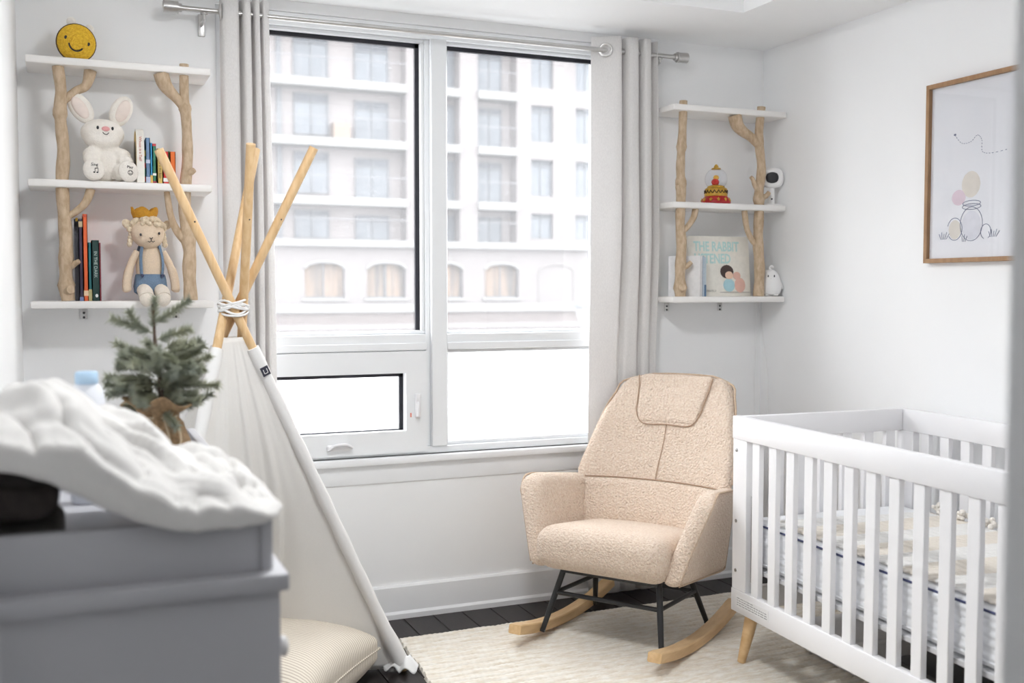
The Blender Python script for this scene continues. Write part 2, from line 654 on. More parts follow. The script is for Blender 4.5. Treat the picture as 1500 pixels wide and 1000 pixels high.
def baseboard(name, a, b, nx, ny):
    """profile swept from a to b on the floor, standing out along (nx,ny)"""
    prof = [(0, 0.0), (0.024, 0.0), (0.024, 0.020), (0.015, 0.030), (0.015, 0.128), (0.010, 0.136), (0, 0.136)]
    bm = B()
    A = [bm.verts.new((a[0] + nx * p, a[1] + ny * p, z)) for p, z in prof]
    Bv = [bm.verts.new((b[0] + nx * p, b[1] + ny * p, z)) for p, z in prof]
    n = len(prof)
    bm.faces.new(A)
    bm.faces.new(Bv[::-1])
    for i in range(n):
        bm.faces.new((A[i], Bv[i], Bv[(i + 1) % n], A[(i + 1) % n]))
    structure(obj(name, bm, 'trim', smooth=False))


baseboard('baseboard_back', (XL, YB), (XR, YB), 0, -1)
baseboard('baseboard_left', (XL, YF), (XL, YB - 0.024), 1, 0)
baseboard('baseboard_right', (XR, YF), (XR, YB - 0.024), -1, 0)
# sill board and apron under the window
bm = B()
box(bm, WX0 - 0.05, WX1 + 0.02, YB - 0.030, YB + 0.06, WZ0 - 0.028, WZ0, 0.006)
structure(obj('trim_1', bm, 'trim'))
structure(bxo('trim_2', (WX0 - 0.03, WX1 + 0.03, YB - 0.006, YB, WZ0 - 0.105, WZ0 - 0.028), 'trim', bev=0.002))

# flush fill lamp added in the tray, out of view, to brighten the room
M['fillglow'] = mat('fill_lamp_diffuser', (0.9, 0.9, 0.88), 0.6, var=0.01)
M['fillglow'].node_tree.nodes['Principled BSDF'].inputs['Emission Color'].default_value = (0.97, 0.985, 1.0, 1)
M['fillglow'].node_tree.nodes['Principled BSDF'].inputs['Emission Strength'].default_value = FILL_GLOW
for lab_, loc_ in (('added round flush fill lamp, out of view, in the left part of the tray ceiling', (0.85, 2.2, ZC + TH)),):
    cl = thing('fill_lamp', lab_, 'lamp', loc_)
    obj('fill_lamp_base', lathe(B(), [(0.19, -0.02), (0.20, -0.015), (0.20, 0.0)], 32), 'white', cl)
    obj('fill_diffuser', lathe(B(), [(0.01, -0.07), (0.10, -0.062), (0.16, -0.042), (0.18, -0.021)], 32), 'fillglow', cl)

# ================================================================== WINDOW
win = thing('window_1', 'wide white window of four panes, the lower two frosted', None)
win['kind'] = 'structure'
FY0, FY1 = YB + 0.01, YB + 0.10       # frame depth
MX0, MX1 = 1.338, 1.425               # mullion
TZ0, TZ1 = 1.085, 1.150               # transom
bm = B()
box(bm, WX0, WX0 + 0.05, FY0, FY1, WZ0, WZ1, 0.003, 1)
box(bm, WX1 - 0.05, WX1, FY0, FY1, WZ0, WZ1, 0.003, 1)
box(bm, WX0 + 0.05, WX1 - 0.05, FY0, FY1, WZ1 - 0.05, WZ1, 0.003, 1)
box(bm, WX0 + 0.05, WX1 - 0.05, FY0, FY1, WZ0, WZ0 + 0.03, 0.003, 1)
obj('window_frame', bm, 'frame', win)
obj('mullion', box(B(), MX0 + 0.02, MX1, FY0 - 0.012, FY1, WZ0 + 0.03, WZ1 - 0.05, 0.003, 1), 'frame', win)
obj('mullion', box(B(), MX0, MX0 + 0.02, FY0 + 0.012, FY1, WZ0 + 0.03, WZ1 - 0.05, 0.002, 1), 'frame', win)
bm = B()
box(bm, WX0 + 0.05, MX0, FY0, FY1, TZ0, TZ1, 0.003, 1)
box(bm, WX0 + 0.05, MX0, FY0 - 0.01, FY0 + 0.02, TZ0, TZ0 + 0.03, 0.003, 1)
obj('transom', bm, 'frame', win)
bm = B()
box(bm, MX1, WX1 - 0.05, FY0, FY1, TZ0, TZ1, 0.003, 1)
box(bm, MX1, WX1 - 0.05, FY0 - 0.01, FY0 + 0.02, TZ0, TZ0 + 0.03, 0.003, 1)
obj('transom', bm, 'frame', win)


def pane(x0, x1, z0, z1, m, y=None, sp=0.012, left=0.012, bottom=0.003, right=None):
    y = y or YB + 0.072
    o = obj('pane', box(B(), x0, x1, y, y + 0.006, z0, z1), m, win, smooth=False)
    bm = B()
    g0, g1 = y - 0.016, y
    box(bm, x0, x1, g0, g1, z1 - sp, z1)
    box(bm, x0, x1, g0, g1, z0, z0 + bottom)
    box(bm, x0, x0 + left, g0, g1, z0, z1)
    box(bm, x1 - (right if right is not None else sp), x1, g0, g1, z0, z1)
    obj('gasket', bm, 'gasket', win, smooth=False)
    return o


def bead(x0, x1, z0, z1, w=0.018):
    """white glazing bead around a pane, stepped back from the frame face"""
    bm = B()
    a, b = FY0 + 0.018, FY0 + 0.045
    box(bm, x0, x1, a, b, z1 - w, z1, 0.003, 1)
    box(bm, x0, x1, a, b, z0, z0 + w, 0.003, 1)
    box(bm, x0, x0 + w, a, b, z0 + w, z1 - w, 0.003, 1)
    box(bm, x1 - w, x1, a, b, z0 + w, z1 - w, 0.003, 1)
    obj('glazing_bead', bm, 'frame', win)


pane(WX0 + 0.05, MX0, TZ1, WZ1 - 0.05, 'pane', sp=0.030)
bead(WX0 + 0.05, MX0, TZ1, WZ1 - 0.05, 0.014)
pane(MX1, WX1 - 0.05, TZ1, WZ1 - 0.05, 'pane', sp=0.028, right=0.005)
bead(MX1, WX1 - 0.05, TZ1, WZ1 - 0.05, 0.012)
pane(MX1, WX1 - 0.05, WZ0 + 0.03, TZ0, 'frosted')
bead(MX1, WX1 - 0.05, WZ0 + 0.03, TZ0, 0.015)
# operable lower-left sash
sx0, sx1, sz0, sz1 = WX0 + 0.053, MX0 - 0.002, WZ0 + 0.012, TZ0 - 0.003
sw = 0.088
bm = B()
ys0, ys1 = FY0 - 0.012, FY0 + 0.05
prism(bm, [(sx0, sz0), (sx0 + sw, sz0 + sw), (sx0 + sw, sz1 - sw), (sx0, sz1)], ys0, ys1)
prism(bm, [(sx1, sz0), (sx1, sz1), (sx1 - sw, sz1 - sw), (sx1 - sw, sz0 + sw)], ys0, ys1)
prism(bm, [(sx0, sz1), (sx0 + sw, sz1 - sw), (sx1 - sw, sz1 - sw), (sx1, sz1)], ys0 + 0.0006, ys1)
prism(bm, [(sx0, sz0), (sx1, sz0), (sx1 - sw, sz0 + sw), (sx0 + sw, sz0 + sw)], ys0 + 0.0006, ys1)
obj('sash', bm, 'frame', win, smooth=False)
pane(sx0 + sw, sx1 - sw, sz0 + sw, sz1 - sw, 'frosted', YB + 0.058, 0.016, 0.004, 0.004)
# crank and lock
bm = B()
rbox(bm, 0.05, 0.012, 0.012, 0.010, 4, 2, c=(0.97, ys0 - 0.008, sz0 + 0.036))
tube(bm, catmull([(0.93, ys0 - 0.016, sz0 + 0.030), (0.95, ys0 - 0.03, sz0 + 0.048), (0.99, ys0 - 0.03, sz0 + 0.050), (1.02, ys0 - 0.022, sz0 + 0.036)], 5), 0.006, 8)
obj('crank_handle', bm, 'white', win)
bm = B()
rbox(bm, 0.012, 0.008, 0.05, 0.007, 3, 2, c=(1.295, ys0 - 0.006, 0.86))
tube(bm, catmull([(1.295, ys0 - 0.010, 0.875), (1.290, ys0 - 0.028, 0.85), (1.291, ys0 - 0.026, 0.82)], 5), 0.006, 8)
obj('lock_handle', bm, 'white', win)
bm = box(B(), 1.264, 1.270, ys0 - 0.001, ys0 + 0.002, 0.815, 0.832)
obj('lock_sticker', bm, flat('sticker_red', (0.75, 0.25, 0.18)), win, smooth=False)

# ================================================================== OUTSIDE
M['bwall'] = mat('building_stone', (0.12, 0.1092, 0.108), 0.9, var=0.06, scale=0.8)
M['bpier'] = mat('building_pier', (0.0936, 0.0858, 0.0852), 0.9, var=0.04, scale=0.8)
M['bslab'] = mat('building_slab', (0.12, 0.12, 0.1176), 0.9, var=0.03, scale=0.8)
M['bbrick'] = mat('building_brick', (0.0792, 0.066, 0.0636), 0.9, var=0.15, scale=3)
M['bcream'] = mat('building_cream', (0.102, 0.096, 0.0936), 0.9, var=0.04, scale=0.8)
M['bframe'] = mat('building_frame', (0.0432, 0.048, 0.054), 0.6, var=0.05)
M['bpane'] = mat('building_pane', spec=0.2, col=(0.0744, 0.0828, 0.0936), rough=0.35, var=0.25, scale=0.8)
M['bpaned'] = mat('building_pane_dark', spec=0.2, col=(0.0336, 0.0384, 0.048), rough=0.35, var=0.3, scale=0.9)
M['bcurtain'] = mat('building_curtain', (0.12, 0.084, 0.06), 0.8, col2=(0.04, 0.035, 0.033), scale=2.0, stretch=(1.6, 1, 0.15))
M['brail'] = mat('building_railing', (0.066, 0.066, 0.072), 0.5, var=0.1)
M['ground'] = mat('street_ground', (0.2, 0.2, 0.2), 0.95, var=0.1, scale=0.3)

structure(obj('trim_3', box(B(), -40, 90, 4.6, 60, -5.2, -5.0), 'ground', smooth=False), 'pale street far below the window')
BL = thing('apartment_building', 'pale stone apartment block with balconies and arched ground floor windows across the street', 'building', (0, 50, -5.0))
BZ = 5.0


def bpart(name, dims, m, parent=BL):
    x0, x1, y0, y1, z0, z1 = dims
    return obj(name, box(B(), x0, x1, y0, y1, z0 + BZ, z1 + BZ), m, parent, smooth=False)


def bwindow(x0, x1, z0, z1, y, dark_top=0.22, panes=2, m1='bpane', name='window'):
    """frame as part, panes as its sub-parts"""
    bm = B()
    f = 0.07
    box(bm, x0, x1, y, y + 0.12, z1 - f + BZ, z1 + BZ)
    box(bm, x0, x1, y, y + 0.12, z0 + BZ, z0 + f + BZ)
    xs = [x0 + (x1 - x0) * i / panes for i in range(panes + 1)]
    for xx in xs:
        box(bm, xx - f / 2, xx + f / 2, y, y + 0.12, z0 + BZ, z1 + BZ)
    zt = z1 - (z1 - z0) * dark_top
    if dark_top:
        box(bm, x0, x1, y, y + 0.12, zt - f / 2 + BZ, zt + f / 2 + BZ)
    w = obj(name, bm, 'bframe', BL, smooth=False)
    for i in range(panes):
        obj('pane', box(B(), xs[i], xs[i + 1], y + 0.06, y + 0.1, z0 + BZ, zt + BZ), m1 if (i + int(x0)) % 3 else 'bpaned' if m1 == 'bpane' and panes > 1 and i else m1, w, smooth=False)
        if dark_top:
            obj('pane', box(B(), xs[i], xs[i + 1], y + 0.06, y + 0.1, zt + BZ, z1 + BZ), 'bpaned', w, smooth=False)
    return w


# floors: slab tops and the windows standing on them
floors = [(13.95, 16.6), (11.13, 13.78), (8.36, 10.95), (5.57, 8.17), (3.70, 5.38)]
recA = (1.0, 15.45)
recB = (16.9, 18.25)
recC = (19.2, 21.35)
ztop = 17.0
flush_holes = [(recA[0], recA[1], 3.70, ztop), (recB[0], recB[1], 3.70, ztop), (recC[0], recC[1], 3.70, ztop)]
for zb, zt in floors:
    hz = 0.45 if zb > 4 else 0.12
    for (a, b) in ((22.15, 23.42), (24.7, 26.1), (27.6, 29.0), (30.5, 32.0)):
        flush_holes.append((a, b, zb + hz + 0.15, zt - 0.12))
arches = [(3.4, 5.35), (6.9, 8.85), (10.37, 12.31), (13.42, 15.39), (16.6, 18.40), (19.57, 21.46), (27.0, 29.0)]
for a, b in arches:
    flush_holes.append((a, b, 0.92, 2.65))
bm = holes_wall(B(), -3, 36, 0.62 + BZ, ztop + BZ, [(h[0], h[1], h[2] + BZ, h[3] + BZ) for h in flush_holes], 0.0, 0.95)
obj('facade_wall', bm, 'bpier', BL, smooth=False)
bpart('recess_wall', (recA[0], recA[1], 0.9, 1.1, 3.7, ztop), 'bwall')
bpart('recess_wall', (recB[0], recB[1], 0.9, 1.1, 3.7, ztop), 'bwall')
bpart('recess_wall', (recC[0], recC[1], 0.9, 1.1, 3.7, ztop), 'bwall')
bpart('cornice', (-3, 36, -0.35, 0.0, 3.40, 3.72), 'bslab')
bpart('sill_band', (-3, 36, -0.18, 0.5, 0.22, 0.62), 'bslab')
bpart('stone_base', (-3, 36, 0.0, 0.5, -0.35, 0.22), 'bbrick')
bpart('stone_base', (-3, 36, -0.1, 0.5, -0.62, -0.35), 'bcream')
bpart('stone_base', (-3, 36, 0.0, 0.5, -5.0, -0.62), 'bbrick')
for zb, zt in floors:
    if zb > 4:
        for a, b in (recA, recC, recB):
            bpart('balcony_slab', (a, b, -0.25, 0.9, zb - 0.19, zb + 0.19), 'bslab')
    top = zb + (0.19 if zb > 4 else 0.02)
    hs = 0.22 if zb > 4 else 0.1
    for (a, b) in ((5.7, 7.3), (10.12, 11.74)):
        bwindow(a, b, top + hs, zt - 0.20, 0.78)
    bwindow(13.10, 14.75, top + 0.05, zt - 0.38, 0.78)
    bwindow(2.2, 3.8, top + 0.05, zt - 0.38, 0.78)
    bpart('downpipe', (9.28, 9.5, 0.75, 0.9, top, zt), 'bframe')
    bwindow(17.2, 18.2, top + 0.05, zt - 0.3, 0.78, 0.0, 1)
    bwindow(19.5, 20.8, top + 0.05, zt - 0.3, 0.78, 0.16)
    hz = 0.45 if zb > 4 else 0.12
    for (a, b) in ((22.15, 23.42), (24.7, 26.1), (27.6, 29.0), (30.5, 32.0)):
        bwindow(a, b, zb + hz + 0.15, zt - 0.12, 0.2, 0.16)
    for (a, b) in (recA, recC):
        bm = B()
        box(bm, a, b, -0.2, -0.16, top + 0.98 + BZ, top + 1.02 + BZ)
        x = a + 0.4
        while x < b:
            box(bm, x - 0.012, x + 0.012, -0.19, -0.17, top + BZ, top + 1.0 + BZ)
            x += 1.1
        obj('railing', bm, 'brail', BL, smooth=False)
bpart('balcony_cabinet', (11.9, 12.7, 0.2, 0.8, 8.55, 9.35), flat('tan_cabinet', (0.10, 0.07, 0.05)))
for a, b in arches:
    cx, w = (a + b) / 2, (b - a) / 2
    h = 0.34
    pts = [(a, 2.65 + BZ), (a, 2.65 - h + BZ)]
    for i in range(13):
        t = -1 + 2 * i / 12
        pts.append((cx + w * t, 2.65 - h + h * math.sqrt(max(0, 1 - t * t * 0.999)) * 0.96 + BZ))
    pts += [(b, 2.65 + BZ)]
    bm = B()
    # spandrel above the arch
    for i in range(2, 14):
        p, q = pts[i], pts[i + 1]
        prism(bm, [(p[0], p[1]), (q[0], q[1]), (q[0], 2.652 + BZ), (p[0], 2.652 + BZ)], -0.005, 0.3)
    obj('arch_spandrel', bm, 'bpier', BL, smooth=False)
    bm = B()
    tube(bm, [(p[0], -0.02, p[1] + 0.03) for p in pts[1:-1]], 0.07, 6)
    obj('arch_molding', bm, 'bslab', BL)
    w_ = bwindow(a, b, 0.92, 2.65, 0.25, 0.0, 2, 'bcurtain', 'arched_window')
    bpart('window_sill', (a - 0.15, b + 0.15, -0.12, 0.3, 0.80, 0.92), 'bslab')
bm = B()
pts = []
for i in range(13):
    t = -1 + 2 * i / 12
    pts.append((23.6 + 1.0 * t, -0.02, 2.25 + BZ + 0.38 * math.sqrt(max(0, 1 - t * t))))
pts = [(22.6, -0.02, 0.7 + BZ)] + pts + [(24.6, -0.02, 0.7 + BZ)]
tube(bm, pts, 0.05, 6)
obj('arch_molding', bm, 'bcream', BL)

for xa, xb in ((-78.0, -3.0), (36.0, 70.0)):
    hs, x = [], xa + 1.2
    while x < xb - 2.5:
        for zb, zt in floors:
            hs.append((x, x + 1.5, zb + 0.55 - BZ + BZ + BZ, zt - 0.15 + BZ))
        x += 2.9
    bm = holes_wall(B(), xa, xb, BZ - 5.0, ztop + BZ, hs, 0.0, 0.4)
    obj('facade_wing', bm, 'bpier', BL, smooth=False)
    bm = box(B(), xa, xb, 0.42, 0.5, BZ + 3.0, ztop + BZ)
    w_ = obj('wing_glazing', bm, 'bpane', BL, smooth=False)
    w_['kind'] = 'stuff'
    bpart('cornice', (xa, xb, -0.35, 0.0, 3.40, 3.72), 'bslab')

lp = thing('street_lamp', 'old fashioned street lamp with glass lantern seen through right pane', 'street lamp', (12.6, 25.0, -5.0))
obj('pole', lathe(B(), [(0.16, 0), (0.16, 0.3), (0.09, 0.6), (0.055, 1.2), (0.05, 5.2), (0.09, 5.25), (0.05, 5.35)], 12), 'bframe', lp)
obj('lantern', lathe(B(), [(0.10, 5.35), (0.26, 5.85), (0.24, 5.87)], 6), flat('lantern_glass', (0.14, 0.14, 0.14)), lp, smooth=False)
obj('lantern_cap', lathe(B(), [(0.31, 5.87), (0.29, 5.93), (0.12, 6.08), (0.05, 6.12), (0.03, 6.25), (0.005, 6.3)], 12), 'bframe', lp)

# ================================================================== CURTAINS AND ROD
def curtain(name, label, x0, prof, ztop, widen, seed, back, grom):
    """prof: (x, y) fold corners at the rod; widen: growth of the width towards the floor;
    back: how far the lower part hangs towards the wall"""
    t = thing(name, label, 'curtain', (x0, 3.972, 0.015), 0, 'grommet curtains at the window')
    fine = []
    n = len(prof)
    P_ = [Vector((p[0], p[1], 0)) for p in prof]
    for i in range(n - 1):
        a, b = P_[i], P_[i + 1]
        for k in range(10):
            fine.append(lerp(a, b, k / 10))
    fine.append(P_[-1])
    for it in range(9):          # round the fold corners
        fine = [fine[0]] + [(fine[i - 1] + fine[i] * 2 + fine[i + 1]) / 4 for i in range(1, len(fine) - 1)] + [fine[-1]]
    L_ = len(fine) - 1

    def fn(u, v):
        p = fine[int(round(u * L_))]
        z = lerp(0.0, ztop - 0.015, v)
        g = 1 + widen * (1 - v)
        f_ = 1 - v
        xx = p.x * g + 0.006 * math.sin(7 * v + p.x * 40 + seed) * f_
        lo = min(1.0, max(0.0, (1.5 - z) / 0.5))
        yy = p.y * lerp(1, 0.42, lo * (1 if back else 0)) + back * lo + 0.004 * math.sin(5 * v + 30 * p.x + seed) * f_
        return (xx, yy, z)
    obj('panel', sheet(B(), L_, 40, fn), 'curtain', t, mods=[('SOLIDIFY', dict(thickness=0.003, offset=0))])
    zg = 2.335 - 0.015
    for gx, gy, ang in grom:
        bm = B()
        for rr_, th_ in ((0.025, 0.0055), (0.021, 0.003)):
            pts = [(gx + math.cos(ang) * rr_ * math.cos(a), gy - 0.002 + math.sin(ang) * rr_ * math.cos(a), zg + rr_ * math.sin(a)) for a in [2 * PI * j / 24 for j in range(24)]]
            tube(bm, pts, th_, 8, closed=True)
        obj('grommet', bm, 'metal', t)
    return t


curtain('curtain', 'pale grey grommet curtain gathered at window left end behind the play tent', 0.528,
        [(0.0, 0.02), (0.004, -0.022), (0.060, -0.030), (0.068, 0.035), (0.073, 0.035), (0.079, -0.034), (0.102, -0.036), (0.108, 0.035), (0.113, 0.035), (0.118, -0.030), (0.134, -0.034), (0.139, 0.03), (0.144, 0.03), (0.150, -0.022), (0.172, 0.0)],
        2.388, 0.14, 3, 0.0, [(0.002, 0.0, 1.3)])
curtain('curtain', 'pale grey grommet curtain gathered at window right end behind the rocking chair', 2.048,
        [(0.0, 0.030), (0.012, 0.022), (0.115, -0.040), (0.128, 0.028), (0.138, 0.030), (0.148, -0.036), (0.196, -0.036), (0.206, 0.030), (0.214, 0.030), (0.224, -0.036), (0.258, -0.030), (0.268, 0.03), (0.284, 0.03), (0.300, -0.01)],
        2.392, 0.14, 9, 0.026, [(0.052, -0.003, -0.54)])
rod = thing('curtain_rod', 'brushed nickel curtain rod with barrel finials above the window', 'curtain rod', (1.4, 3.972, 2.335))
bm = tube(B(), [(-1.0, 0, 0), (1.03, 0, 0)], 0.0095, 14)
obj('rod', bm, 'metal', rod)
for s, x in ((-1, -1.0), (1, 1.03)):
    bm = B()
    tube(bm, [(x + 0, 0, 0), (x + s * 0.006, 0, 0), (x + s * 0.007, 0, 0), (x + s * 0.018, 0, 0), (x + s * 0.019, 0, 0), (x + s * 0.07, 0, 0), (x + s * 0.072, 0, 0)],
         [0.010, 0.010, 0.015, 0.015, 0.022, 0.022, 0.018], 20)
    obj('finial', bm, 'metal', rod)
for x in (-0.93, 0.965):
    bm = B()
    tube(bm, [(x, 0.083, -0.035), (x, 0.02, -0.035), (x, 0.0, -0.028), (x, 0.0, -0.010)], 0.006, 8)
    tube(bm, [(x, -0.0, -0.014), (x, 0, -0.0105)], 0.013, 10)
    box(bm, x - 0.012, x + 0.012, 0.080, 0.088, -0.075, 0.005, 0.002)
    obj('bracket', bm, 'metal', rod)

# ================================================================== SHELF UNITS
def branch(bm, pts, r0, r1, seed=0, knots=()):
    path = catmull(pts, 7)
    n = len(path)
    rs = []
    for i, p in enumerate(path):
        t = i / (n - 1)
        r = lerp(r0, r1, t) * (1 + 0.10 * noise.noise(Vector((p.z * 14, seed * 3.1, 0))) + 0.05 * math.sin(p.z * 60 + seed))
        for kz, kr in knots:
            r += kr * math.exp(-((p.z - kz) / 0.012) ** 2)
        rs.append(r)
    tube(bm, path, rs, 12)
    return bm


def shelf_unit(name, label, x0, x1, tops, branches, sprouts, brackets, group):
    y0, y1 = 3.865, YB - 0.001
    t = thing(name, label, 'shelf', ((x0 + x1) / 2, YB, tops[0]), 0, group)
    ox, oy, oz = (x0 + x1) / 2, YB, tops[0]
    for z in tops:
        bm = box(B(), x0 - ox, x1 - ox, y0 - oy, y1 - oy, z - 0.026 - oz, z - oz, 0.006)
        obj('shelf_board', bm, 'shelfboard', t)
    for i, (pts, r0, r1, kn) in enumerate(branches):
        bm = branch(B(), [(p[0] - ox, p[1] - oy, p[2] - oz) for p in pts], r0, r1, i + len(name), [(k - oz, rr) for k, rr in kn])
        br = obj('branch_upright', bm, 'bark', t)
        for (j, sp, a, b) in sprouts:
            if j == i:
                bm = branch(B(), [(p[0] - ox, p[1] - oy, p[2] - oz) for p in sp], a, b, j + 5)
                obj('side_branch', bm, 'bark', br)
    for bx in brackets:
        bm = B()
        box(bm, bx - 0.012 - ox, bx + 0.012 - ox, -0.003, 0, tops[0] - 0.066 - oz, tops[0] - 0.026 - oz, 0.001)
        box(bm, bx - 0.012 - ox, bx + 0.012 - ox, -0.06, 0, tops[0] - 0.029 - oz, tops[0] - 0.026 - oz, 0.001)
        br = obj('bracket', bm, 'metal', t)
        for zz in (0.040, 0.056):
            bm = lathe(B(), [(0.0045, 0), (0.0045, 0.002), (0.002, 0.003)], 8)
            obj('screw', bm, 'ink', br, loc=(bx - ox, -0.003, tops[0] - zz - 0.004 - oz), rot=(R(90), 0, 0))
    return t


TL = (1.291, 1.700, 2.108)
BYb = 3.90
shelf_unit('branch_shelf', 'white three board wall shelf on branch uprights left of window', -0.118, 0.478, TL,
           [([(0.000, BYb, 1.292), (-0.006, BYb, 1.36), (-0.004, BYb, 1.50), (-0.010, BYb, 1.62), (-0.012, BYb, 1.70), (-0.006, BYb, 1.80), (-0.014, BYb, 1.92), (-0.010, BYb, 2.0), (-0.018, BYb, 2.082)], 0.023, 0.0185,
             [(1.345, 0.006), (1.43, 0.003), (1.925, 0.006)]),
            ([(0.402, BYb, 1.292), (0.398, BYb, 1.40), (0.400, BYb, 1.47), (0.386, BYb, 1.60), (0.390, BYb, 1.70), (0.398, BYb, 1.80), (0.396, BYb, 1.92), (0.390, BYb, 2.0), (0.391, BYb, 2.122)], 0.024, 0.0155,
             [(1.50, 0.004), (1.97, 0.006)])],
           [(0, [(0.0, BYb, 1.575), (0.035, BYb - 0.005, 1.600), (0.062, BYb - 0.005, 1.63), (0.078, BYb, 1.674)], 0.012, 0.015),
            (0, [(-0.005, BYb, 1.965), (0.035, BYb + 0.02, 2.005), (0.07, BYb + 0.03, 2.03), (0.085, BYb + 0.03, 2.082)], 0.012, 0.021),
            (0, [(0.002, BYb, 1.40), (0.022, BYb - 0.012, 1.418), (0.036, BYb - 0.02, 1.427)], 0.012, 0.008),
            (0, [(-0.004, BYb - 0.01, 1.326), (0.004, BYb - 0.024, 1.328), (0.008, BYb - 0.032, 1.330)], 0.016, 0.013),
            (1, [(0.395, BYb, 1.49), (0.360, BYb, 1.535), (0.338, BYb, 1.59), (0.326, BYb, 1.674)], 0.016, 0.010),
            (1, [(0.393, BYb, 1.965), (0.365, BYb, 2.0), (0.340, BYb - 0.005, 2.025), (0.322, BYb - 0.008, 2.05), (0.312, BYb - 0.01, 2.0825)], 0.015, 0.027),
            (1, [(0.394, BYb, 1.735), (0.408, BYb - 0.016, 1.744), (0.418, BYb - 0.024, 1.752)], 0.012, 0.009)],
           (0.05, 0.365), 'branch shelves beside the window')
TR = (1.300, 1.704, 2.116)
shelf_unit('branch_shelf', 'white three board wall shelf on branch uprights right of window', 2.372, 2.955, TR,
           [([(2.432, BYb, 1.301), (2.430, BYb, 1.40), (2.436, BYb, 1.52), (2.428, BYb, 1.62), (2.432, BYb, 1.75), (2.428, BYb, 1.86), (2.436, BYb, 2.0), (2.440, BYb, 2.136)], 0.024, 0.017,
             [(1.34, 0.006), (1.79, 0.006), (1.94, 0.005)]),
            ([(2.838, BYb, 1.301), (2.842, BYb, 1.42), (2.832, BYb, 1.55), (2.836, BYb, 1.68), (2.834, BYb, 1.76), (2.846, BYb, 1.87), (2.830, BYb, 2.0), (2.842, BYb, 2.136)], 0.024, 0.018,
             [(1.73, 0.005), (1.99, 0.005)])],
           [(0, [(2.432, BYb, 1.575), (2.462, BYb - 0.005, 1.60), (2.492, BYb - 0.005, 1.640), (2.505, BYb, 1.678)], 0.014, 0.014),
            (0, [(2.434, BYb, 1.42), (2.455, BYb - 0.015, 1.432), (2.472, BYb - 0.022, 1.448)], 0.013, 0.009),
            (0, [(2.43, BYb - 0.01, 1.335), (2.425, BYb - 0.028, 1.338), (2.422, BYb - 0.034, 1.34)], 0.018, 0.014),
            (0, [(2.43, BYb, 1.73), (2.412, BYb - 0.012, 1.752), (2.402, BYb - 0.016, 1.772)], 0.014, 0.008),
            (1, [(2.834, BYb, 1.52), (2.800, BYb, 1.55), (2.772, BYb, 1.60), (2.758, BYb, 1.678)], 0.012, 0.013),
            (1, [(2.836, BYb, 1.965), (2.79, BYb, 2.0), (2.745, BYb, 2.024), (2.712, BYb - 0.005, 2.050), (2.698, BYb - 0.005, 2.0905)], 0.017, 0.030),
            (1, [(2.836, BYb, 1.76), (2.805, BYb - 0.01, 1.79), (2.790, BYb - 0.015, 1.815), (2.778, BYb - 0.015, 1.825)], 0.013, 0.008),
            (1, [(2.84, BYb, 1.735), (2.862, BYb - 0.015, 1.745), (2.874, BYb - 0.02, 1.762)], 0.013, 0.009)],
           (2.46, 2.74), 'branch shelves beside the window')

# ================================================================== TOYS ON LEFT SHELF
# --- bee
bee = thing('bee_plush', 'round yellow crochet bee with stitched smile on the left top shelf', 'plush toy', (0.041, 3.925, TL[2] + 0.0615))
bee.rotation_euler = (R(10), R(13), R(4))
BR = 0.0625


def bee_zone(p0, p1, rows, bulge=0.0):
    bm = B()
    prof = []
    n = rows * 4
    for i in range(n + 1):
        ph = lerp(p0, p1, i / n)
        r = BR + bulge + 0.0011 * math.sin(2 * PI * i / 4)
        prof.append((r * math.sin(ph), -r * math.cos(ph)))
    lathe(bm, prof, 36)
    bmesh.ops.rotate(bm, verts=bm.verts, cent=(0, 0, 0), matrix=Matrix.Rotation(R(-90), 3, 'X'))
    return bm


obj('body', bee_zone(0.02, R(78), 13), 'bee', bee)
obj('stripe', bee_zone(R(77), R(97), 3, 0.001), 'beebrown', bee)
obj('body', bee_zone(R(96), R(118), 3), 'bee', bee)
obj('stripe', bee_zone(R(117), R(140), 3, 0.001), 'beebrown', bee)
obj('body', bee_zone(R(139), R(179), 4), 'bee', bee)


def on_bee(x, z, out=0.0):
    q = math.sqrt(max(0.0, 1 - x * x - z * z))
    return Vector((x, -q, z)) * (BR + out)


for s in (-1, 1):
    obj('eye', ell(B(), on_bee(s * 0.58, 0.10, 0.0005), (0.0048, 0.004, 0.0062), 10, 8), 'ink', bee)
    obj('wing', ell(B(), (s * 0.030, 0.010, 0.062 - 0.003 * s), (0.016, 0.006, 0.015), 14, 8, (0, 0.5 * s, 0)), 'plushwhite', bee)
bm = tube(B(), [on_bee(0.36 * math.cos(a), -0.08 + 0.36 * math.sin(a), 0.0006) for a in [R(188 + 150 * i / 16) for i in range(17)]], 0.0026, 6)
obj('mouth', bm, 'ink', bee)

REM = [('REMESH', dict(mode='VOXEL', voxel_size=0.0045)), ('SMOOTH', dict(factor=0.5, iterations=6))]
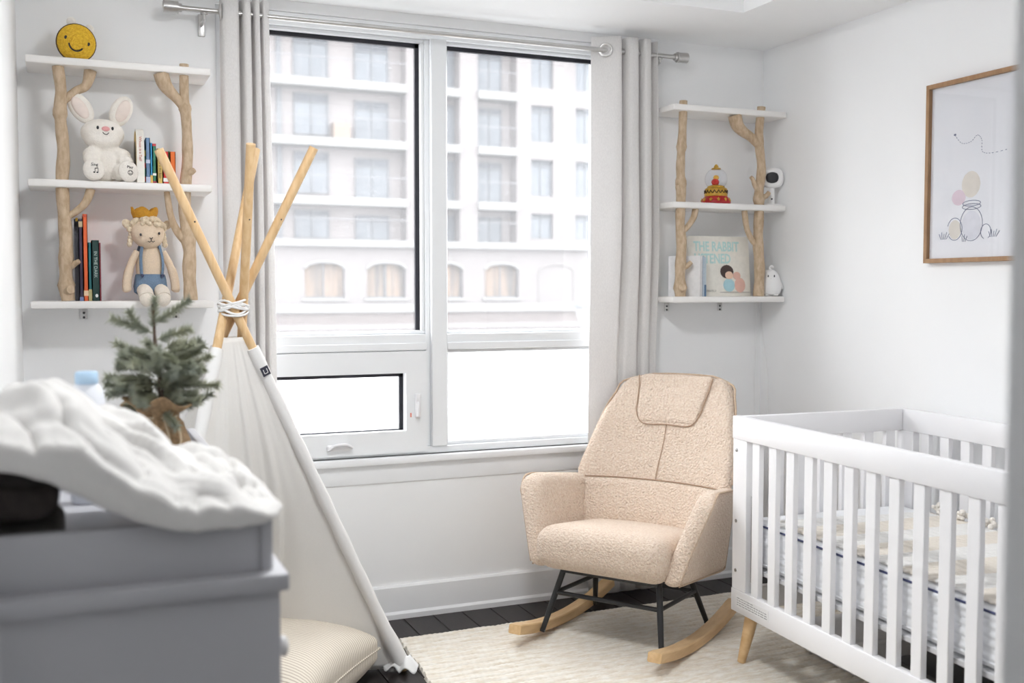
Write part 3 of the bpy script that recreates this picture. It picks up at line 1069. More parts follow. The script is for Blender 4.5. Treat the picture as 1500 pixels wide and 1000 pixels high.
# --- rabbit
rb = thing('rabbit_plush', 'white plush rabbit with pink nose and big ears sitting on left middle shelf', 'plush toy', (0.130, 3.935, TL[1]), R(8))
bm = B()
ell(bm, (0, 0.01, 0.070), (0.056, 0.046, 0.068))
ell(bm, (-0.011, -0.004, 0.168), (0.073, 0.056, 0.050))
ell(bm, (-0.011, -0.006, 0.150), (0.064, 0.054, 0.040))
ell(bm, (0, 0.0, 0.120), (0.040, 0.036, 0.03))
for s in (-1, 1):
    ell(bm, (s * 0.052, -0.018, 0.095), (0.030, 0.022, 0.024), rot=(0, s * 0.5, 0))
    ell(bm, (s * 0.056, -0.040, 0.074), (0.026, 0.022, 0.022))
    ell(bm, (s * 0.040, -0.030, 0.034), (0.026, 0.045, 0.030))
obj('body', bm, 'plushwhite', rb, mods=REM)
for s, cx, tilt in ((-1, -0.079, -0.62), (1, 0.052, 0.42)):
    bm = ell(B(), (cx, 0.0, 0.250), (0.036, 0.016, 0.056), 20, 14, (0.1, tilt, 0))
    e = obj('ear', bm, 'plushwhite', rb)
    bm = ell(B(), (cx + 0.004 * s, -0.0115, 0.250), (0.022, 0.008, 0.041), 16, 10, (0.1, tilt, 0))
    obj('inner_ear', bm, flat('ear_lining', (0.80, 0.70, 0.64)), e)
for s in (-1, 1):
    bm = ell(B(), (s * 0.056 + 0.004, -0.066, 0.037), (0.035, 0.020, 0.038), 18, 12, (-0.15, 0, 0.2 * s))
    ft = obj('foot', bm, 'plushwhite', rb)
    if s < 0:
        bm = B()
        for q in (0, 0.010):
            ell(bm, (-0.054 + q, -0.0872, 0.026), (0.0032, 0.0012, 0.0024), 8, 6)
            tube(bm, [(-0.0515 + q, -0.0874, 0.026), (-0.0515 + q, -0.0874, 0.039)], 0.0008, 5)
        tube(bm, [(-0.0515, -0.0874, 0.039), (-0.0415, -0.0874, 0.041)], 0.0014, 5)
        obj('foot_print', bm, 'ink', ft)
        text_mesh('foot_lettering', 'Sing', 0.014, 'ink', ft, (-0.064, -0.0872, 0.048), (R(90), 0, 0))
    else:
        bm = B()
        tube(bm, [(0.063 + 0.008 * math.cos(a), -0.0872, 0.031 + 0.008 * math.sin(a)) for a in [2 * PI * i / 14 for i in range(14)]], 0.0009, 5, closed=True)
        tube(bm, [(0.058, -0.0872, 0.029), (0.063, -0.0872, 0.0265), (0.068, -0.0872, 0.029)], 0.0009, 5)
        ell(bm, (0.060, -0.0872, 0.034), 0.0012, 6, 5)
        ell(bm, (0.066, -0.0872, 0.034), 0.0012, 6, 5)
        obj('foot_print', bm, 'ink', ft)
        text_mesh('foot_lettering', 'Play', 0.013, 'ink', ft, (0.052, -0.0868, 0.046), (R(90), 0, 0))
    obj('eye', ell(B(), (-0.011 + s * 0.024, -0.0555, 0.181), (0.0042, 0.004, 0.0062), 10, 8), 'ink', rb)
bm = ell(B(), (-0.010, -0.0600, 0.178), (0.0135, 0.006, 0.0085), 14, 8)
obj('nose', bm, 'pink', rb)
bm = tube(B(), catmull([(-0.020, -0.0605, 0.166), (-0.016, -0.0615, 0.161), (-0.010, -0.062, 0.159), (-0.004, -0.0615, 0.161), (0.0, -0.0605, 0.166)], 4), 0.0011, 5)
obj('mouth', bm, 'ink', rb)

# --- lamb with crown
lb = thing('lamb_plush', 'knitted lamb doll in blue overalls and mustard crown on left bottom shelf', 'plush toy', (0.268, 3.925, TL[0]), R(6))
bm = B()
ell(bm, (0, 0, 0.115), (0.049, 0.036, 0.085))
ell(bm, (0, 0, 0.19), (0.026, 0.024, 0.03))
obj('body', bm, 'lamb', lb, mods=REM)
bm = B()
ell(bm, (-0.008, -0.004, 0.238), (0.058, 0.050, 0.050))
ell(bm, (-0.006, -0.012, 0.222), (0.050, 0.046, 0.040))
obj('head', bm, 'lamb', lb, mods=REM)
bm = B()
for i in range(150):
    th, ph = rnd.uniform(0, 2 * PI), math.acos(rnd.uniform(0.10, 1.0))
    px, py, pz = math.sin(ph) * math.cos(th), math.sin(ph) * math.sin(th), math.cos(ph)
    if py < -0.25 and pz < 0.42:
        continue
    ell(bm, (-0.008 + 0.060 * px, -0.002 + 0.053 * py, 0.240 + 0.054 * pz), rnd.uniform(0.0085, 0.0115), 8, 6)
for s in (-1, 1):
    for k in range(5):
        ell(bm, (-0.008 + s * (0.052 + 0.002 * k), 0.0, 0.225 - 0.012 * k + 0.02), 0.010, 8, 6)
obj('fleece', bm, 'fleece', lb)
for s in (-1, 1):
    obj('ear', ell(B(), (-0.008 + s * 0.068, 0.0, 0.268), (0.015, 0.009, 0.018), 14, 10, (0, s * 0.7, 0)), 'fleece', lb)
    obj('eye', ell(B(), (-0.008 + s * 0.031, -0.0535, 0.232 + 0.003 * s), (0.0038, 0.003, 0.005), 10, 8), 'ink', lb)
bm = B()
tube(bm, [(-0.010, -0.059, 0.219), (-0.005, -0.0600, 0.214), (0.0, -0.059, 0.220)], 0.0016, 6)
tube(bm, [(-0.005, -0.0598, 0.215), (-0.005, -0.0590, 0.208), (-0.010, -0.0575, 0.204), (-0.016, -0.0560, 0.207)], 0.0012, 6)
tube(bm, [(-0.005, -0.0590, 0.208), (0.001, -0.0575, 0.204), (0.007, -0.0560, 0.208)], 0.0012, 6)
obj('mouth', bm, 'ink', lb)
bm = B()


def crown_fn(u, v):
    a = 2 * PI * u
    z = 0.290 + 0.020 * v + (0.018 * abs(math.sin(2.5 * a)) if v > 0.9 else 0)
    r = 0.036 + 0.007 * v
    return (-0.016 + r * math.cos(a), r * 0.8 * math.sin(a), z)


sheet(bm, 50, 5, crown_fn, closed_u=True)
obj('crown', bm, 'mustard', lb, mods=[('SOLIDIFY', dict(thickness=0.006, offset=0))])
for s in (-1, 1):
    bm = tube(B(), catmull([(s * 0.042, -0.002, 0.172), (s * 0.062, -0.006, 0.135), (s * 0.078, -0.014, 0.085), (s * 0.082, -0.018, 0.045), (s * 0.080, -0.02, 0.03)], 5),
              [0.013] * 8 + [0.0155] * 9 + [0.015, 0.013, 0.010, 0.005], 14)
    obj('arm', bm, 'lamb', lb)
    bm = tube(B(), catmull([(s * 0.026, -0.020, 0.036), (s * 0.028, -0.045, 0.034), (s * 0.028, -0.070, 0.026), (s * 0.028, -0.088, 0.012)], 4), [0.024] * 6 + [0.025] * 7, 14)
    ell(bm, (s * 0.028, -0.086, 0.008), (0.024, 0.020, 0.028), 16, 10)
    obj('leg', bm, 'lambpale', lb)
bm = B()
rings = [(0.045, 0.022), (0.056, 0.03), (0.0575, 0.05), (0.054, 0.075), (0.050, 0.092), (0.047, 0.093)]
lathe(bm, rings, 28)
for v in bm.verts:
    v.co.y *= 0.78
ov = obj('overalls', bm, 'denim', lb)
for s in (-1, 1):
    bm = tube(B(), catmull([(s * 0.034, -0.033, 0.082), (s * 0.037, -0.036, 0.12), (s * 0.036, -0.031, 0.155), (s * 0.030, -0.018, 0.190), (s * 0.034, 0.01, 0.19), (s * 0.036, 0.034, 0.15), (s * 0.034, 0.036, 0.085)], 4), 0.0062, 8, squash=(1.0, 0.5))
    obj('strap', bm, 'denim', ov)
    obj('button', ell(B(), (s * 0.034, -0.041, 0.088), (0.006, 0.003, 0.006), 12, 8), flat('navy_button', (0.03, 0.04, 0.09)), ov)


# ================================================================== BOOKS
def book(label, x0, x1, y0, depth, zb, h, col, group=None, lean=0.0, spine=None, spine_col=(0.9, 0.9, 0.9), ts=0.012, name='book', rounded=False, patch=None):
    w = x1 - x0
    t = thing(name, label, 'book', ((x0 + x1) / 2, y0, zb), 0, group)
    t.rotation_euler = (0, lean, 0)
    cm = flat('cover_%d_%d_%d' % tuple(int(c * 255) for c in col), col)
    ct = min(0.002, w * 0.18)
    bm = B()
    if rounded:
        rr = depth * 0.5
        poly = [(0, 0), (depth, 0), (depth, h - rr)]
        poly += [(rr + rr * math.cos(a), h - rr + rr * math.sin(a)) for a in [PI * i / 16 for i in range(1, 16)]]
        poly += [(0, h - rr)]
        prism(bm, poly, -w / 2, w / 2, 'x')
        c = obj('cover', bm, cm, t, smooth=False)
    else:
        box(bm, -w / 2, -w / 2 + ct, 0, depth, 0, h)
        box(bm, w / 2 - ct, w / 2, 0, depth, 0, h)
        box(bm, -w / 2, w / 2, 0, ct * 1.2, 0, h, 0.0)
        c = obj('cover', bm, cm, t, smooth=False)
        obj('pages', box(B(), -w / 2 + ct, w / 2 - ct, ct * 1.2, depth - 0.004, 0.002, h - 0.004), 'pages', t, smooth=False)
    if patch:
        for (z0, z1, pc) in patch:
            obj('spine_band', box(B(), -w / 2 - 0.0002, w / 2 + 0.0002, -0.0006, 0.001, z0 * h, z1 * h), flat('band_%d_%d_%d' % tuple(int(q * 255) for q in pc), pc), t, smooth=False)
    if spine:
        text_mesh('lettering', spine, ts, flat('ink_%d_%d_%d' % tuple(int(q * 255) for q in spine_col), spine_col), t, (-ts * 0.33, -0.0009, h * 0.82), (R(90), R(90), 0))
    return t


G1, G2, G3 = 'picture books on the left middle shelf', 'picture books on the left bottom shelf', 'small books on the right bottom shelf'
z1 = TL[1]
bk = book('thick arch-topped white board book beside the plush rabbit', 0.2275, 0.2525, 3.885, 0.155, z1, 0.195, (0.84, 0.82, 0.76), G1, rounded=True, spine="Whose is a Tail?", spine_col=(0.55, 0.12, 0.06), ts=0.013)
bm = prism(B(), [(0.078 + 0.070 * math.cos(a), 0.115 + 0.072 * math.sin(a)) for a in [2 * PI * i / 28 for i in range(28)]], -0.0135, -0.0124, 'x')
cv = obj('cover_art', bm, flat('cover_yellow', (0.62, 0.42, 0.12)), bk, smooth=False)
bm = prism(B(), [(0.078 + 0.045 * math.cos(a), 0.100 + 0.052 * math.sin(a)) for a in [2 * PI * i / 28 for i in range(28)]], -0.0142, -0.0130, 'x')
obj('art_spot', bm, flat('cover_charcoal', (0.05, 0.045, 0.045)), cv, smooth=False)
book('thin multicoloured book squeezed between white and blue books', 0.2535, 0.2570, 3.897, 0.14, z1, 0.118, (0.10, 0.35, 0.22), G1, patch=[(0.05, 0.2, (0.7, 0.12, 0.08)), (0.45, 0.6, (0.75, 0.1, 0.08)), (0.8, 0.97, (0.75, 0.6, 0.15))])
book('slate blue hardback, tallest of the coloured spines', 0.2575, 0.2715, 3.888, 0.15, z1, 0.157, (0.16, 0.27, 0.45), G1, patch=[(0.0, 0.14, (0.5, 0.55, 0.72)), (0.44, 0.52, (0.55, 0.6, 0.75))])
book('bright blue thin book with an orange foot', 0.272, 0.2795, 3.890, 0.15, z1, 0.140, (0.03, 0.30, 0.58), G1, patch=[(0.0, 0.2, (0.75, 0.5, 0.12))])
book('green book with red head and small white dot on its spine', 0.280, 0.2915, 3.890, 0.15, z1, 0.138, (0.04, 0.22, 0.13), G1, patch=[(0.94, 1.0, (0.55, 0.05, 0.06)), (0.2, 0.26, (0.8, 0.8, 0.76)), (0.0, 0.06, (0.4, 0.05, 0.1))])
book('mustard yellow book with black spine lettering', 0.2955, 0.3130, 3.888, 0.15, z1, 0.122, (0.72, 0.50, 0.14), G1, spine="Where is the Bear", spine_col=(0.06, 0.05, 0.04), ts=0.011)
book('bright red book with a white oval on the spine foot', 0.3140, 0.3330, 3.886, 0.15, z1, 0.112, (0.70, 0.03, 0.03), G1, patch=[(0.06, 0.18, (0.82, 0.8, 0.78))])
book('narrow green book between the red and orange ones', 0.3340, 0.3375, 3.900, 0.14, z1, 0.116, (0.06, 0.40, 0.16), G1)
book('orange red book at the right end of its row', 0.3380, 0.3560, 3.888, 0.15, z1, 0.113, (0.80, 0.16, 0.02), G1)
z0 = TL[0]
bk = book('charcoal arch-topped book leaning on the left branch upright', 0.0225, 0.0355, 3.905, 0.14, z0, 0.285, (0.06, 0.06, 0.075), G2, rounded=True)
bm = lathe(B(), [(0.004, 0), (0.0045, 0.004), (0.004, 0.012)], 10)
obj('clasp', bm, 'gold', bk, loc=(0.002, 0.002, 0.272))
book('dark purple tall thin book left of the orange one', 0.0365, 0.0485, 3.888, 0.155, z0, 0.280, (0.05, 0.035, 0.07), G2, patch=[(0.0, 0.05, (0.18, 0.22, 0.42)), (0.9, 0.97, (0.5, 0.4, 0.25))])
book('tall bright orange book on the left bottom shelf', 0.0495, 0.0640, 3.885, 0.16, z0, 0.296, (0.78, 0.13, 0.035), G2, patch=[(0.97, 0.985, (0.5, 0.07, 0.04)), (0.06, 0.12, (0.85, 0.6, 0.4))])
book('short thin teal book with yellow edge', 0.0650, 0.0755, 3.890, 0.15, z0, 0.200, (0.03, 0.20, 0.22), G2, patch=[(0.0, 0.2, (0.55, 0.5, 0.25))])
bk = book('dark green thick hardback with white lettering', 0.0765, 0.1000, 3.885, 0.15, z0, 0.208, (0.012, 0.045, 0.04), G2, spine='IN THE DARK', spine_col=(0.45, 0.55, 0.52), ts=0.015)
obj('emblem', ell(B(), (0.002, -0.0008, 0.018), (0.005, 0.001, 0.006), 10, 6), flat('emblem_white', (0.8, 0.82, 0.82)), bk)
book('thin dull red book against the green hardback', 0.1005, 0.1055, 3.900, 0.14, z0, 0.200, (0.36, 0.07, 0.09), G2)

# ================================================================== RIGHT SHELF ITEMS
zb = TR[0]
bb = thing('picture_book', 'large cream picture book standing face out with pale teal title', 'book', (2.668, 3.942, zb), R(-2))
bb.rotation_euler = (R(-6), 0, R(-2))
BW, BH = 0.312, 0.268
obj('cover', box(B(), -BW / 2, BW / 2, 0, 0.003, 0, BH, 0.001, 1), flat('cream_cover', (0.80, 0.77, 0.70), 0.4), bb)
obj('pages', box(B(), -BW / 2 + 0.003, BW / 2 - 0.003, 0.003, 0.012, 0.003, BH - 0.003), 'pages', bb, smooth=False)
obj('back_cover', box(B(), -BW / 2, BW / 2, 0.012, 0.015, 0, BH, 0.001, 1), flat('cream_cover', (0.80, 0.77, 0.70), 0.4), bb)
teal = flat('title_teal', (0.48, 0.70, 0.68))
text_mesh('title', 'THE RABBIT', 0.060, teal, bb, (-0.128, -0.0006, 0.202), (R(90), 0, 0), sx=0.72, bold=0.0012)
text_mesh('title', 'LISTENED', 0.060, teal, bb, (-0.128, -0.0006, 0.148), (R(90), 0, 0), sx=0.72, bold=0.0012)
text_mesh('author_lettering', 'CORI DOERRFELD', 0.013, flat('author_grey', (0.35, 0.33, 0.3)), bb, (-0.128, -0.0006, 0.020), (R(90), 0, 0))
# plain stand-in for the cover drawing: rounded colour shapes
bm = B()
for i in range(16):
    a = 2 * PI * i / 16
    ell(bm, (0.036 + 0.024 * math.cos(a), -0.001, 0.110 + 0.020 * math.sin(a)), (0.011, 0.0008, 0.011), 10, 6)
ell(bm, (0.036, -0.001, 0.112), (0.024, 0.001, 0.020), 14, 6)
obj('cover_art', bm, flat('art_brown', (0.07, 0.045, 0.04)), bb)
obj('cover_art', ell(B(), (0.046, -0.0022, 0.094), (0.021, 0.001, 0.018), 16, 6), flat('art_skin', (0.80, 0.56, 0.42)), bb)
obj('cover_art', ell(B(), (0.044, -0.0014, 0.050), (0.030, 0.001, 0.030), 16, 6), flat('art_blue', (0.40, 0.62, 0.68)), bb)
bm = B()
ell(bm, (0.100, -0.0016, 0.050), (0.028, 0.001, 0.034), 16, 6)
ell(bm, (0.086, -0.0018, 0.092), (0.020, 0.001, 0.018), 16, 6)
obj('cover_art', bm, flat('art_rose', (0.74, 0.46, 0.38)), bb)
obj('cover_art', ell(B(), (0.075, -0.001, 0.018), (0.085, 0.0006, 0.004), 16, 6), flat('art_shade', (0.55, 0.52, 0.48)), bb)

bk = book('white book showing its back cover and barcode', 2.470, 2.4915, 3.880, 0.15, zb, 0.176, (0.84, 0.84, 0.85), G3)
bk.rotation_euler = (0, 0, R(34))
bk.location = (2.520, 3.872, zb)
bm = B()
for k in range(10):
    if k % 3 != 1:
        box(bm, -0.0112, -0.0107, 0.085 + k * 0.0022, 0.0862 + k * 0.0022, 0.012, 0.026)
obj('barcode', bm, 'ink', bk, smooth=False)
bk = book('pale blue and white book beside the barcode book', 2.530, 2.546, 3.87, 0.15, zb, 0.174, (0.58, 0.68, 0.78), G3, spine='The Quiet Garden', spine_col=(0.85, 0.87, 0.9), ts=0.010)
bk.rotation_euler = (0, 0, R(34))
bk.location = (2.5375, 3.8815, zb)
bk = book('light blue book with dark blue block at its foot', 2.550, 2.568, 3.87, 0.15, zb, 0.170, (0.62, 0.72, 0.80), G3, patch=[(0.0, 0.30, (0.10, 0.20, 0.34))])
bk.rotation_euler = (0, 0, R(34))
bk.location = (2.5535, 3.892, zb)

# snow globe (figure inside left plain)
sg = thing('snow_globe', 'snow globe on red and gold base on right middle shelf', 'snow globe', (2.632, 3.935, TR[1]))
bm = lathe(B(), [(0.062, 0), (0.065, 0.006), (0.064, 0.012), (0.054, 0.030), (0.047, 0.036)], 32)
obj('base', bm, 'red', sg)
bm = lathe(B(), [(0.049, 0.034), (0.051, 0.040), (0.047, 0.056), (0.049, 0.066), (0.044, 0.070)], 32)
gb = obj('gold_band', bm, 'gold', sg)
bm = B()
for k in range(18):
    a = 2 * PI * k / 18
    p0 = Vector((0.049 * math.cos(a), 0.049 * math.sin(a), 0.046))
    a2 = a + 0.16
    p1 = Vector((0.0495 * math.cos(a2), 0.0495 * math.sin(a2), 0.060))
    p2 = Vector((0.050 * math.cos(a + .3), 0.050 * math.sin(a + .3), 0.048))
    tube(bm, [p0, p1, p2], 0.0022, 5)
obj('scrollwork', bm, flat('dark_brown_paint', (0.05, 0.02, 0.012)), gb)
for k in range(7):
    a = -PI / 2 + (k - 3) * 0.55 - 0.4
    for dz, da in ((0.0, -0.10), (0.0, 0.10), (0.004, 0.0)):
        pass
    bm = B()
    for da in (-0.11, 0, 0.11):
        tube(bm, [(0.064 * math.cos(a), 0.064 * math.sin(a), 0.013), (0.060 * math.cos(a + da), 0.060 * math.sin(a + da), 0.023 + (0.004 if da == 0 else 0))], [0.0035, 0.0012], 6)
    obj('gold_motif', bm, 'gold', sg)
bm = ell(B(), (0, 0, 0.110), 0.049, 32, 20)
obj('globe', bm, 'globe', sg)
bm = lathe(B(), [(0.040, 0.071), (0.036, 0.079), (0.022, 0.084), (0.004, 0.086)], 24)
obj('snow_mound', bm, 'gold', sg)
bm = B()
ell(bm, (-0.004, 0, 0.097), (0.018, 0.014, 0.016), 16, 12)
obj('ornament', bm, flat('ornament_red', (0.62, 0.03, 0.02)), sg)
obj('ornament', ell(B(), (0.0, 0, 0.117), (0.013, 0.012, 0.011), 16, 12), flat('ornament_yellow', (0.75, 0.42, 0.05)), sg)
bm = lathe(B(), [(0.021, 0.152), (0.019, 0.158), (0.010, 0.161), (0.010, 0.166), (0.006, 0.172), (0.002, 0.175)], 20)
obj('finial', bm, 'gold', sg)

# baby camera
bc = thing('baby_monitor_camera', 'white baby camera with round black lens face on right middle shelf', 'camera', (2.918, 3.92, TR[1]), R(-34))
bc.scale = (1.18, 1.18, 1.04)
obj('foot', lathe(B(), [(0.040, 0), (0.042, 0.003), (0.040, 0.006), (0.016, 0.009)], 28), 'camwhite', bc)
obj('stand', tube(B(), [(0, 0, 0.006), (0, 0, 0.04), (0, 0, 0.085)], [0.011, 0.010, 0.010], 16), 'camwhite', bc)
hd = obj('head', rbox(B(), 0.043, 0.016, 0.043, 0.0155, 5, 3, c=(0, -0.004, 0.120),
                      warp=lambda x, y, z: (x * (1 - 0.17 * (abs(z) / 0.043) ** 2), y, z * (1 - 0.17 * (abs(x) / 0.043) ** 2))), 'camwhite', bc)
obj('lens_face', rbox(B(), 0.024, 0.004, 0.024, 0.0038, 4, 2, c=(0, -0.0195, 0.120), warp=lambda x, y, z: (x * (1 - 0.24 * (abs(z) / 0.024) ** 2), y, z * (1 - 0.24 * (abs(x) / 0.024) ** 2))), 'ink', hd)
obj('button', ell(B(), (0, -0.0105, 0.030), (0.0035, 0.002, 0.0035), 10, 8), 'ink', bc)

# chick night light
ck = thing('chick_night_light', 'white chick shaped night light on right bottom shelf', 'night light', (2.915, 3.92, zb), R(-30))
ck.scale = (0.95, 0.95, 1.06)
bm = lathe(B(), [(0.030, 0.004), (0.046, 0.010), (0.053, 0.032), (0.051, 0.060), (0.043, 0.085), (0.034, 0.100), (0.020, 0.110), (0.004, 0.114)], 32)
obj('body', bm, 'silicone', ck)
bm = B()
tube(bm, catmull([(0, 0, 0.108), (-0.004, 0, 0.120), (0.006, 0, 0.126), (0.012, 0, 0.120)], 4), [0.007] * 5 + [0.006] * 4 + [0.0055] * 3 + [0.004], 10)
obj('tuft', bm, 'silicone', ck)
for s in (-1, 1):
    obj('wing', ell(B(), (s * 0.052, 0, 0.045), (0.007, 0.012, 0.018), 12, 8, (0, s * -0.35, 0)), 'silicone', ck)
    obj('eye', ell(B(), (s * 0.014, -0.0415, 0.085), (0.003, 0.002, 0.005), 10, 8), 'ink', ck)
    obj('foot', ell(B(), (s * 0.020, -0.030, 0.005), (0.014, 0.016, 0.005), 12, 8), 'silicone', ck)
obj('beak', ell(B(), (0, -0.046, 0.076), (0.005, 0.004, 0.003), 10, 6), 'silicone', ck)
# cables
bm = tube(B(), catmull([(2.928, 4.0, TR[1] - 0.03), (2.93, 4.045, 1.66), (2.934, 4.052, 1.5), (2.93, 4.052, 1.38), (2.933, 4.052, 1.332)], 8), 0.0022, 6)
tag(obj('camera_cable', bm, 'camwhite'), 'thin white cable hanging from the baby camera behind the shelf', 'cable')
bm = B()
tube(bm, catmull([(2.935, 4.053, 1.268), (2.938, 4.053, 1.1), (2.930, 4.053, 0.9), (2.936, 4.053, 0.6), (2.93, 4.053, 0.2)], 8), 0.0022, 6)
tag(obj('power_cable', bm, 'camwhite'), 'thin white cable running down the wall corner under right shelf', 'cable')
bm = B()
tube(bm, catmull([(2.950, 4.053, 1.268), (2.963, 4.03, 1.1), (2.963, 3.99, 0.9), (2.963, 4.0, 0.6), (2.963, 3.98, 0.2)], 8), 0.0022, 6)
tag(obj('power_cable', bm, 'camwhite'), 'second white cable drooping from right shelf along the side wall', 'cable')

# ================================================================== FRAMED PRINT ON RIGHT WALL
fp = thing('framed_print', 'oak framed ink sketch under glass on the right wall', 'picture', (XR, 2.765, 1.428))
FW, FH = 0.53, 0.655
y0, y1 = -FW / 2, FW / 2
fw = 0.016
for dims, nm in (((-0.028, -0.001, y0, y1, FH - fw, FH), 'frame_rail'), ((-0.028, -0.001, y0, y1, 0, fw), 'frame_rail'),
                 ((-0.028, -0.001, y0, y0 + fw, fw, FH - fw), 'frame_stile'), ((-0.028, -0.001, y1 - fw, y1, fw, FH - fw), 'frame_stile')):
    obj(nm, box(B(), *dims, 0.001, 1), 'oak', fp)
pr = obj('print', box(B(), -0.012, -0.004, y0 + fw, y1 - fw, fw, FH - fw), 'paper', fp, smooth=False)
obj('glass', box(B(), -0.0175, -0.015, y0 + fw, y1 - fw, fw, FH - fw), 'frameglass', fp, smooth=False)
# plain sketch: a round jar, two pale pebbles, tufts and a looping dashed trail
sk = flat('sketch_ink', (0.16, 0.17, 0.25))


def outline(bm, cy, cz, ry, rz, r=0.0011, a0=0, a1=2 * PI, n=28):
    tube(bm, [(-0.0128, cy + ry * math.cos(a0 + (a1 - a0) * i / n), cz + rz * math.sin(a0 + (a1 - a0) * i / n)) for i in range(n + 1)], r, 5)


bm = B()
outline(bm, 0.055, 0.135, 0.050, 0.060)
outline(bm, 0.055, 0.196, 0.042, 0.010)
outline(bm, 0.055, 0.208, 0.040, 0.010)
outline(bm, 0.130, 0.120, 0.034, 0.040, a0=0.3, a1=5.6)
outline(bm, -0.010, 0.105, 0.022, 0.026, a0=-1.2, a1=4.2)
for ty, tz, n in ((0.185, 0.085, 5), (-0.04, 0.085, 5), (0.09, 0.073, 3)):
    for k in range(n):
        tube(bm, [(-0.0128, ty + 0.006 * (k - n / 2), tz), (-0.0128, ty + 0.012 * (k - n / 2), tz + 0.020 + 0.006 * (k % 2))], 0.001, 5)
obj('sketch_lines', bm, sk, pr)
bm = B()
path = catmull([(-0.0128, 0.135, 0.455), (-0.0128, 0.105, 0.425), (-0.0128, 0.065, 0.425), (-0.0128, 0.035, 0.445), (-0.0128, 0.015, 0.425), (-0.0128, 0.012, 0.385), (-0.0128, -0.03, 0.375), (-0.0128, -0.10, 0.38)], 8)
for i in range(0, len(path) - 1, 2):
    tube(bm, [path[i], lerp(path[i], path[i + 1], 0.8)], 0.0011, 5)
ell(bm, (-0.0128, 0.137, 0.459), (0.0006, 0.006, 0.004), 8, 6)
obj('dashed_trail', bm, sk, pr)
for (cy, cz, ry, rz, c, nm) in ((0.055, 0.13, 0.047, 0.055, (0.74, 0.73, 0.75), 'wash_grey'), (0.130, 0.118, 0.031, 0.037, (0.74, 0.68, 0.58), 'wash_sand'), (0.115, 0.232, 0.034, 0.030, (0.76, 0.60, 0.64), 'wash_rose'), (0.06, 0.275, 0.045, 0.05, (0.78, 0.71, 0.60), 'wash_cream')):
    obj('colour_wash', ell(B(), (-0.0118, cy, cz), (0.0006, ry, rz), 20, 8), flat(nm, c), pr)

# ================================================================== RUG
def rug_pt(u, v):
    """u 0..1 along the window side, v 0..1 towards the camera"""
    a = Vector((1.131, 3.785, 0))
    return a + Vector((1.80, 0.03, 0)) * u + Vector((-0.16, -2.05, 0)) * v


rows = 45
bm = B()
NU, NV = 420, rows * 8
rr = random.Random(4)
off = [rr.uniform(-0.005, 0.005) for _ in range(rows + 1)]


def rug_fn(u, v):
    row = int(min(v, 0.9999) * rows)
    f = v * rows - row
    e = off[row]
    p = rug_pt(u, v)
    lump = noise.noise(Vector((u * 140, row * 3.7, 0)))
    twist = 0.0009 * math.sin(u * 560 + row * 2.1 + f * 5.0)
    z = 0.001 + 0.0128 * (1 - abs(2 * f - 1) ** 4) * (1 + 0.10 * lump) + twist * math.sin(PI * f)
    if u < 1e-6 or u > 1 - 1e-6:
        z = 0.001
    if v < 1e-6 or v > 1 - 1e-6:
        z = 0.001
    p.x += e * (1 if u < 0.5 else 1) + 0.002 * noise.noise(Vector((u * 60, v * 300, 2)))
    p.y += 0.006 * noise.noise(Vector((u * 25, v * 6, 5))) 
    p.z = z
    return p


sheet(bm, NU, NV, rug_fn)
M['rug'] = mat('jute_wool', (0.84, 0.81, 0.745), 0.95, col2=(0.72, 0.65, 0.54), scale=22, stretch=(1.0, 5.0, 1), bump=0.5, bscale=240, bdist=0.003, detail=6)
tag(obj('rug', bm, 'rug'), 'cream woven wool rug with ribbed rows under the rocking chair and crib', 'rug')

# ================================================================== ROCKING CHAIR
RUGZ = 0.0155
ch = thing('rocking_chair', 'peach boucle rocking chair on wooden runners by the window', 'chair', (1.768, 3.362, RUGZ), math.atan2(-0.82, 0.572))
ch.scale = (0.99, 0.99, 0.99)


def backfront(s, z):
    """depth of the front surface of the back at lateral s, height z"""
    d = interp([0.28, 0.37, 0.55, 0.75, 0.97], [0.395, 0.415, 0.475, 0.575, 0.690], z)
    w = backw(z)
    wing = interp([0.35, 0.6, 0.8, 0.97], [0.085, 0.080, 0.055, 0.03], z)
    return d - wing * min(1.3, abs(s) / w) ** 2.2


def backw(z):
    return interp([0.25, 0.45, 0.57, 0.70, 0.82, 0.90, 0.945, 0.97], [0.262, 0.315, 0.335, 0.318, 0.290, 0.262, 0.242, 0.222], z)


def warp_back(x, y, z):
    t = (z + 0.34) / 0.68
    zz = 0.285 + t * (0.968 - 0.285)
    s = x / 0.30 * backw(zz)
    d = backfront(s, zz) + 0.042 + y * (1.0 if y > 0 else 1.0)
    zz -= 0.012 * (abs(s) / 0.2) ** 2 * max(0, t - 0.7) / 0.3
    return (s, d, zz)


obj('backrest', rbox(B(), 0.30, 0.042, 0.34, 0.040, 14, 4, warp_back), 'boucle', ch)


def warp_head(x, y, z):
    t = (z + 0.088) / 0.176
    zz = 0.772 + t * 0.196
    s = x * lerp(0.90, 1.14, t)
    return (s, backfront(s, zz) + 0.0185 + y - 0.010 * math.sin(PI * min(1, max(0, t))), zz)


obj('headrest', rbox(B(), 0.145, 0.020, 0.088, 0.0195, 10, 5, warp_head), 'boucle', ch)


def warp_lumb(x, y, z):
    t = (z + 0.11) / 0.22
    zz = 0.335 + t * 0.222
    s = x / 0.27 * (backw(zz) - 0.035)
    return (s, backfront(s, zz) + 0.012 + y - 0.018 * math.sin(PI * min(1, max(0, t))) * (1 - (s / 0.3) ** 2), zz)


obj('lumbar_pad', rbox(B(), 0.27, 0.024, 0.11, 0.023, 10, 3, warp_lumb), 'boucle', ch)


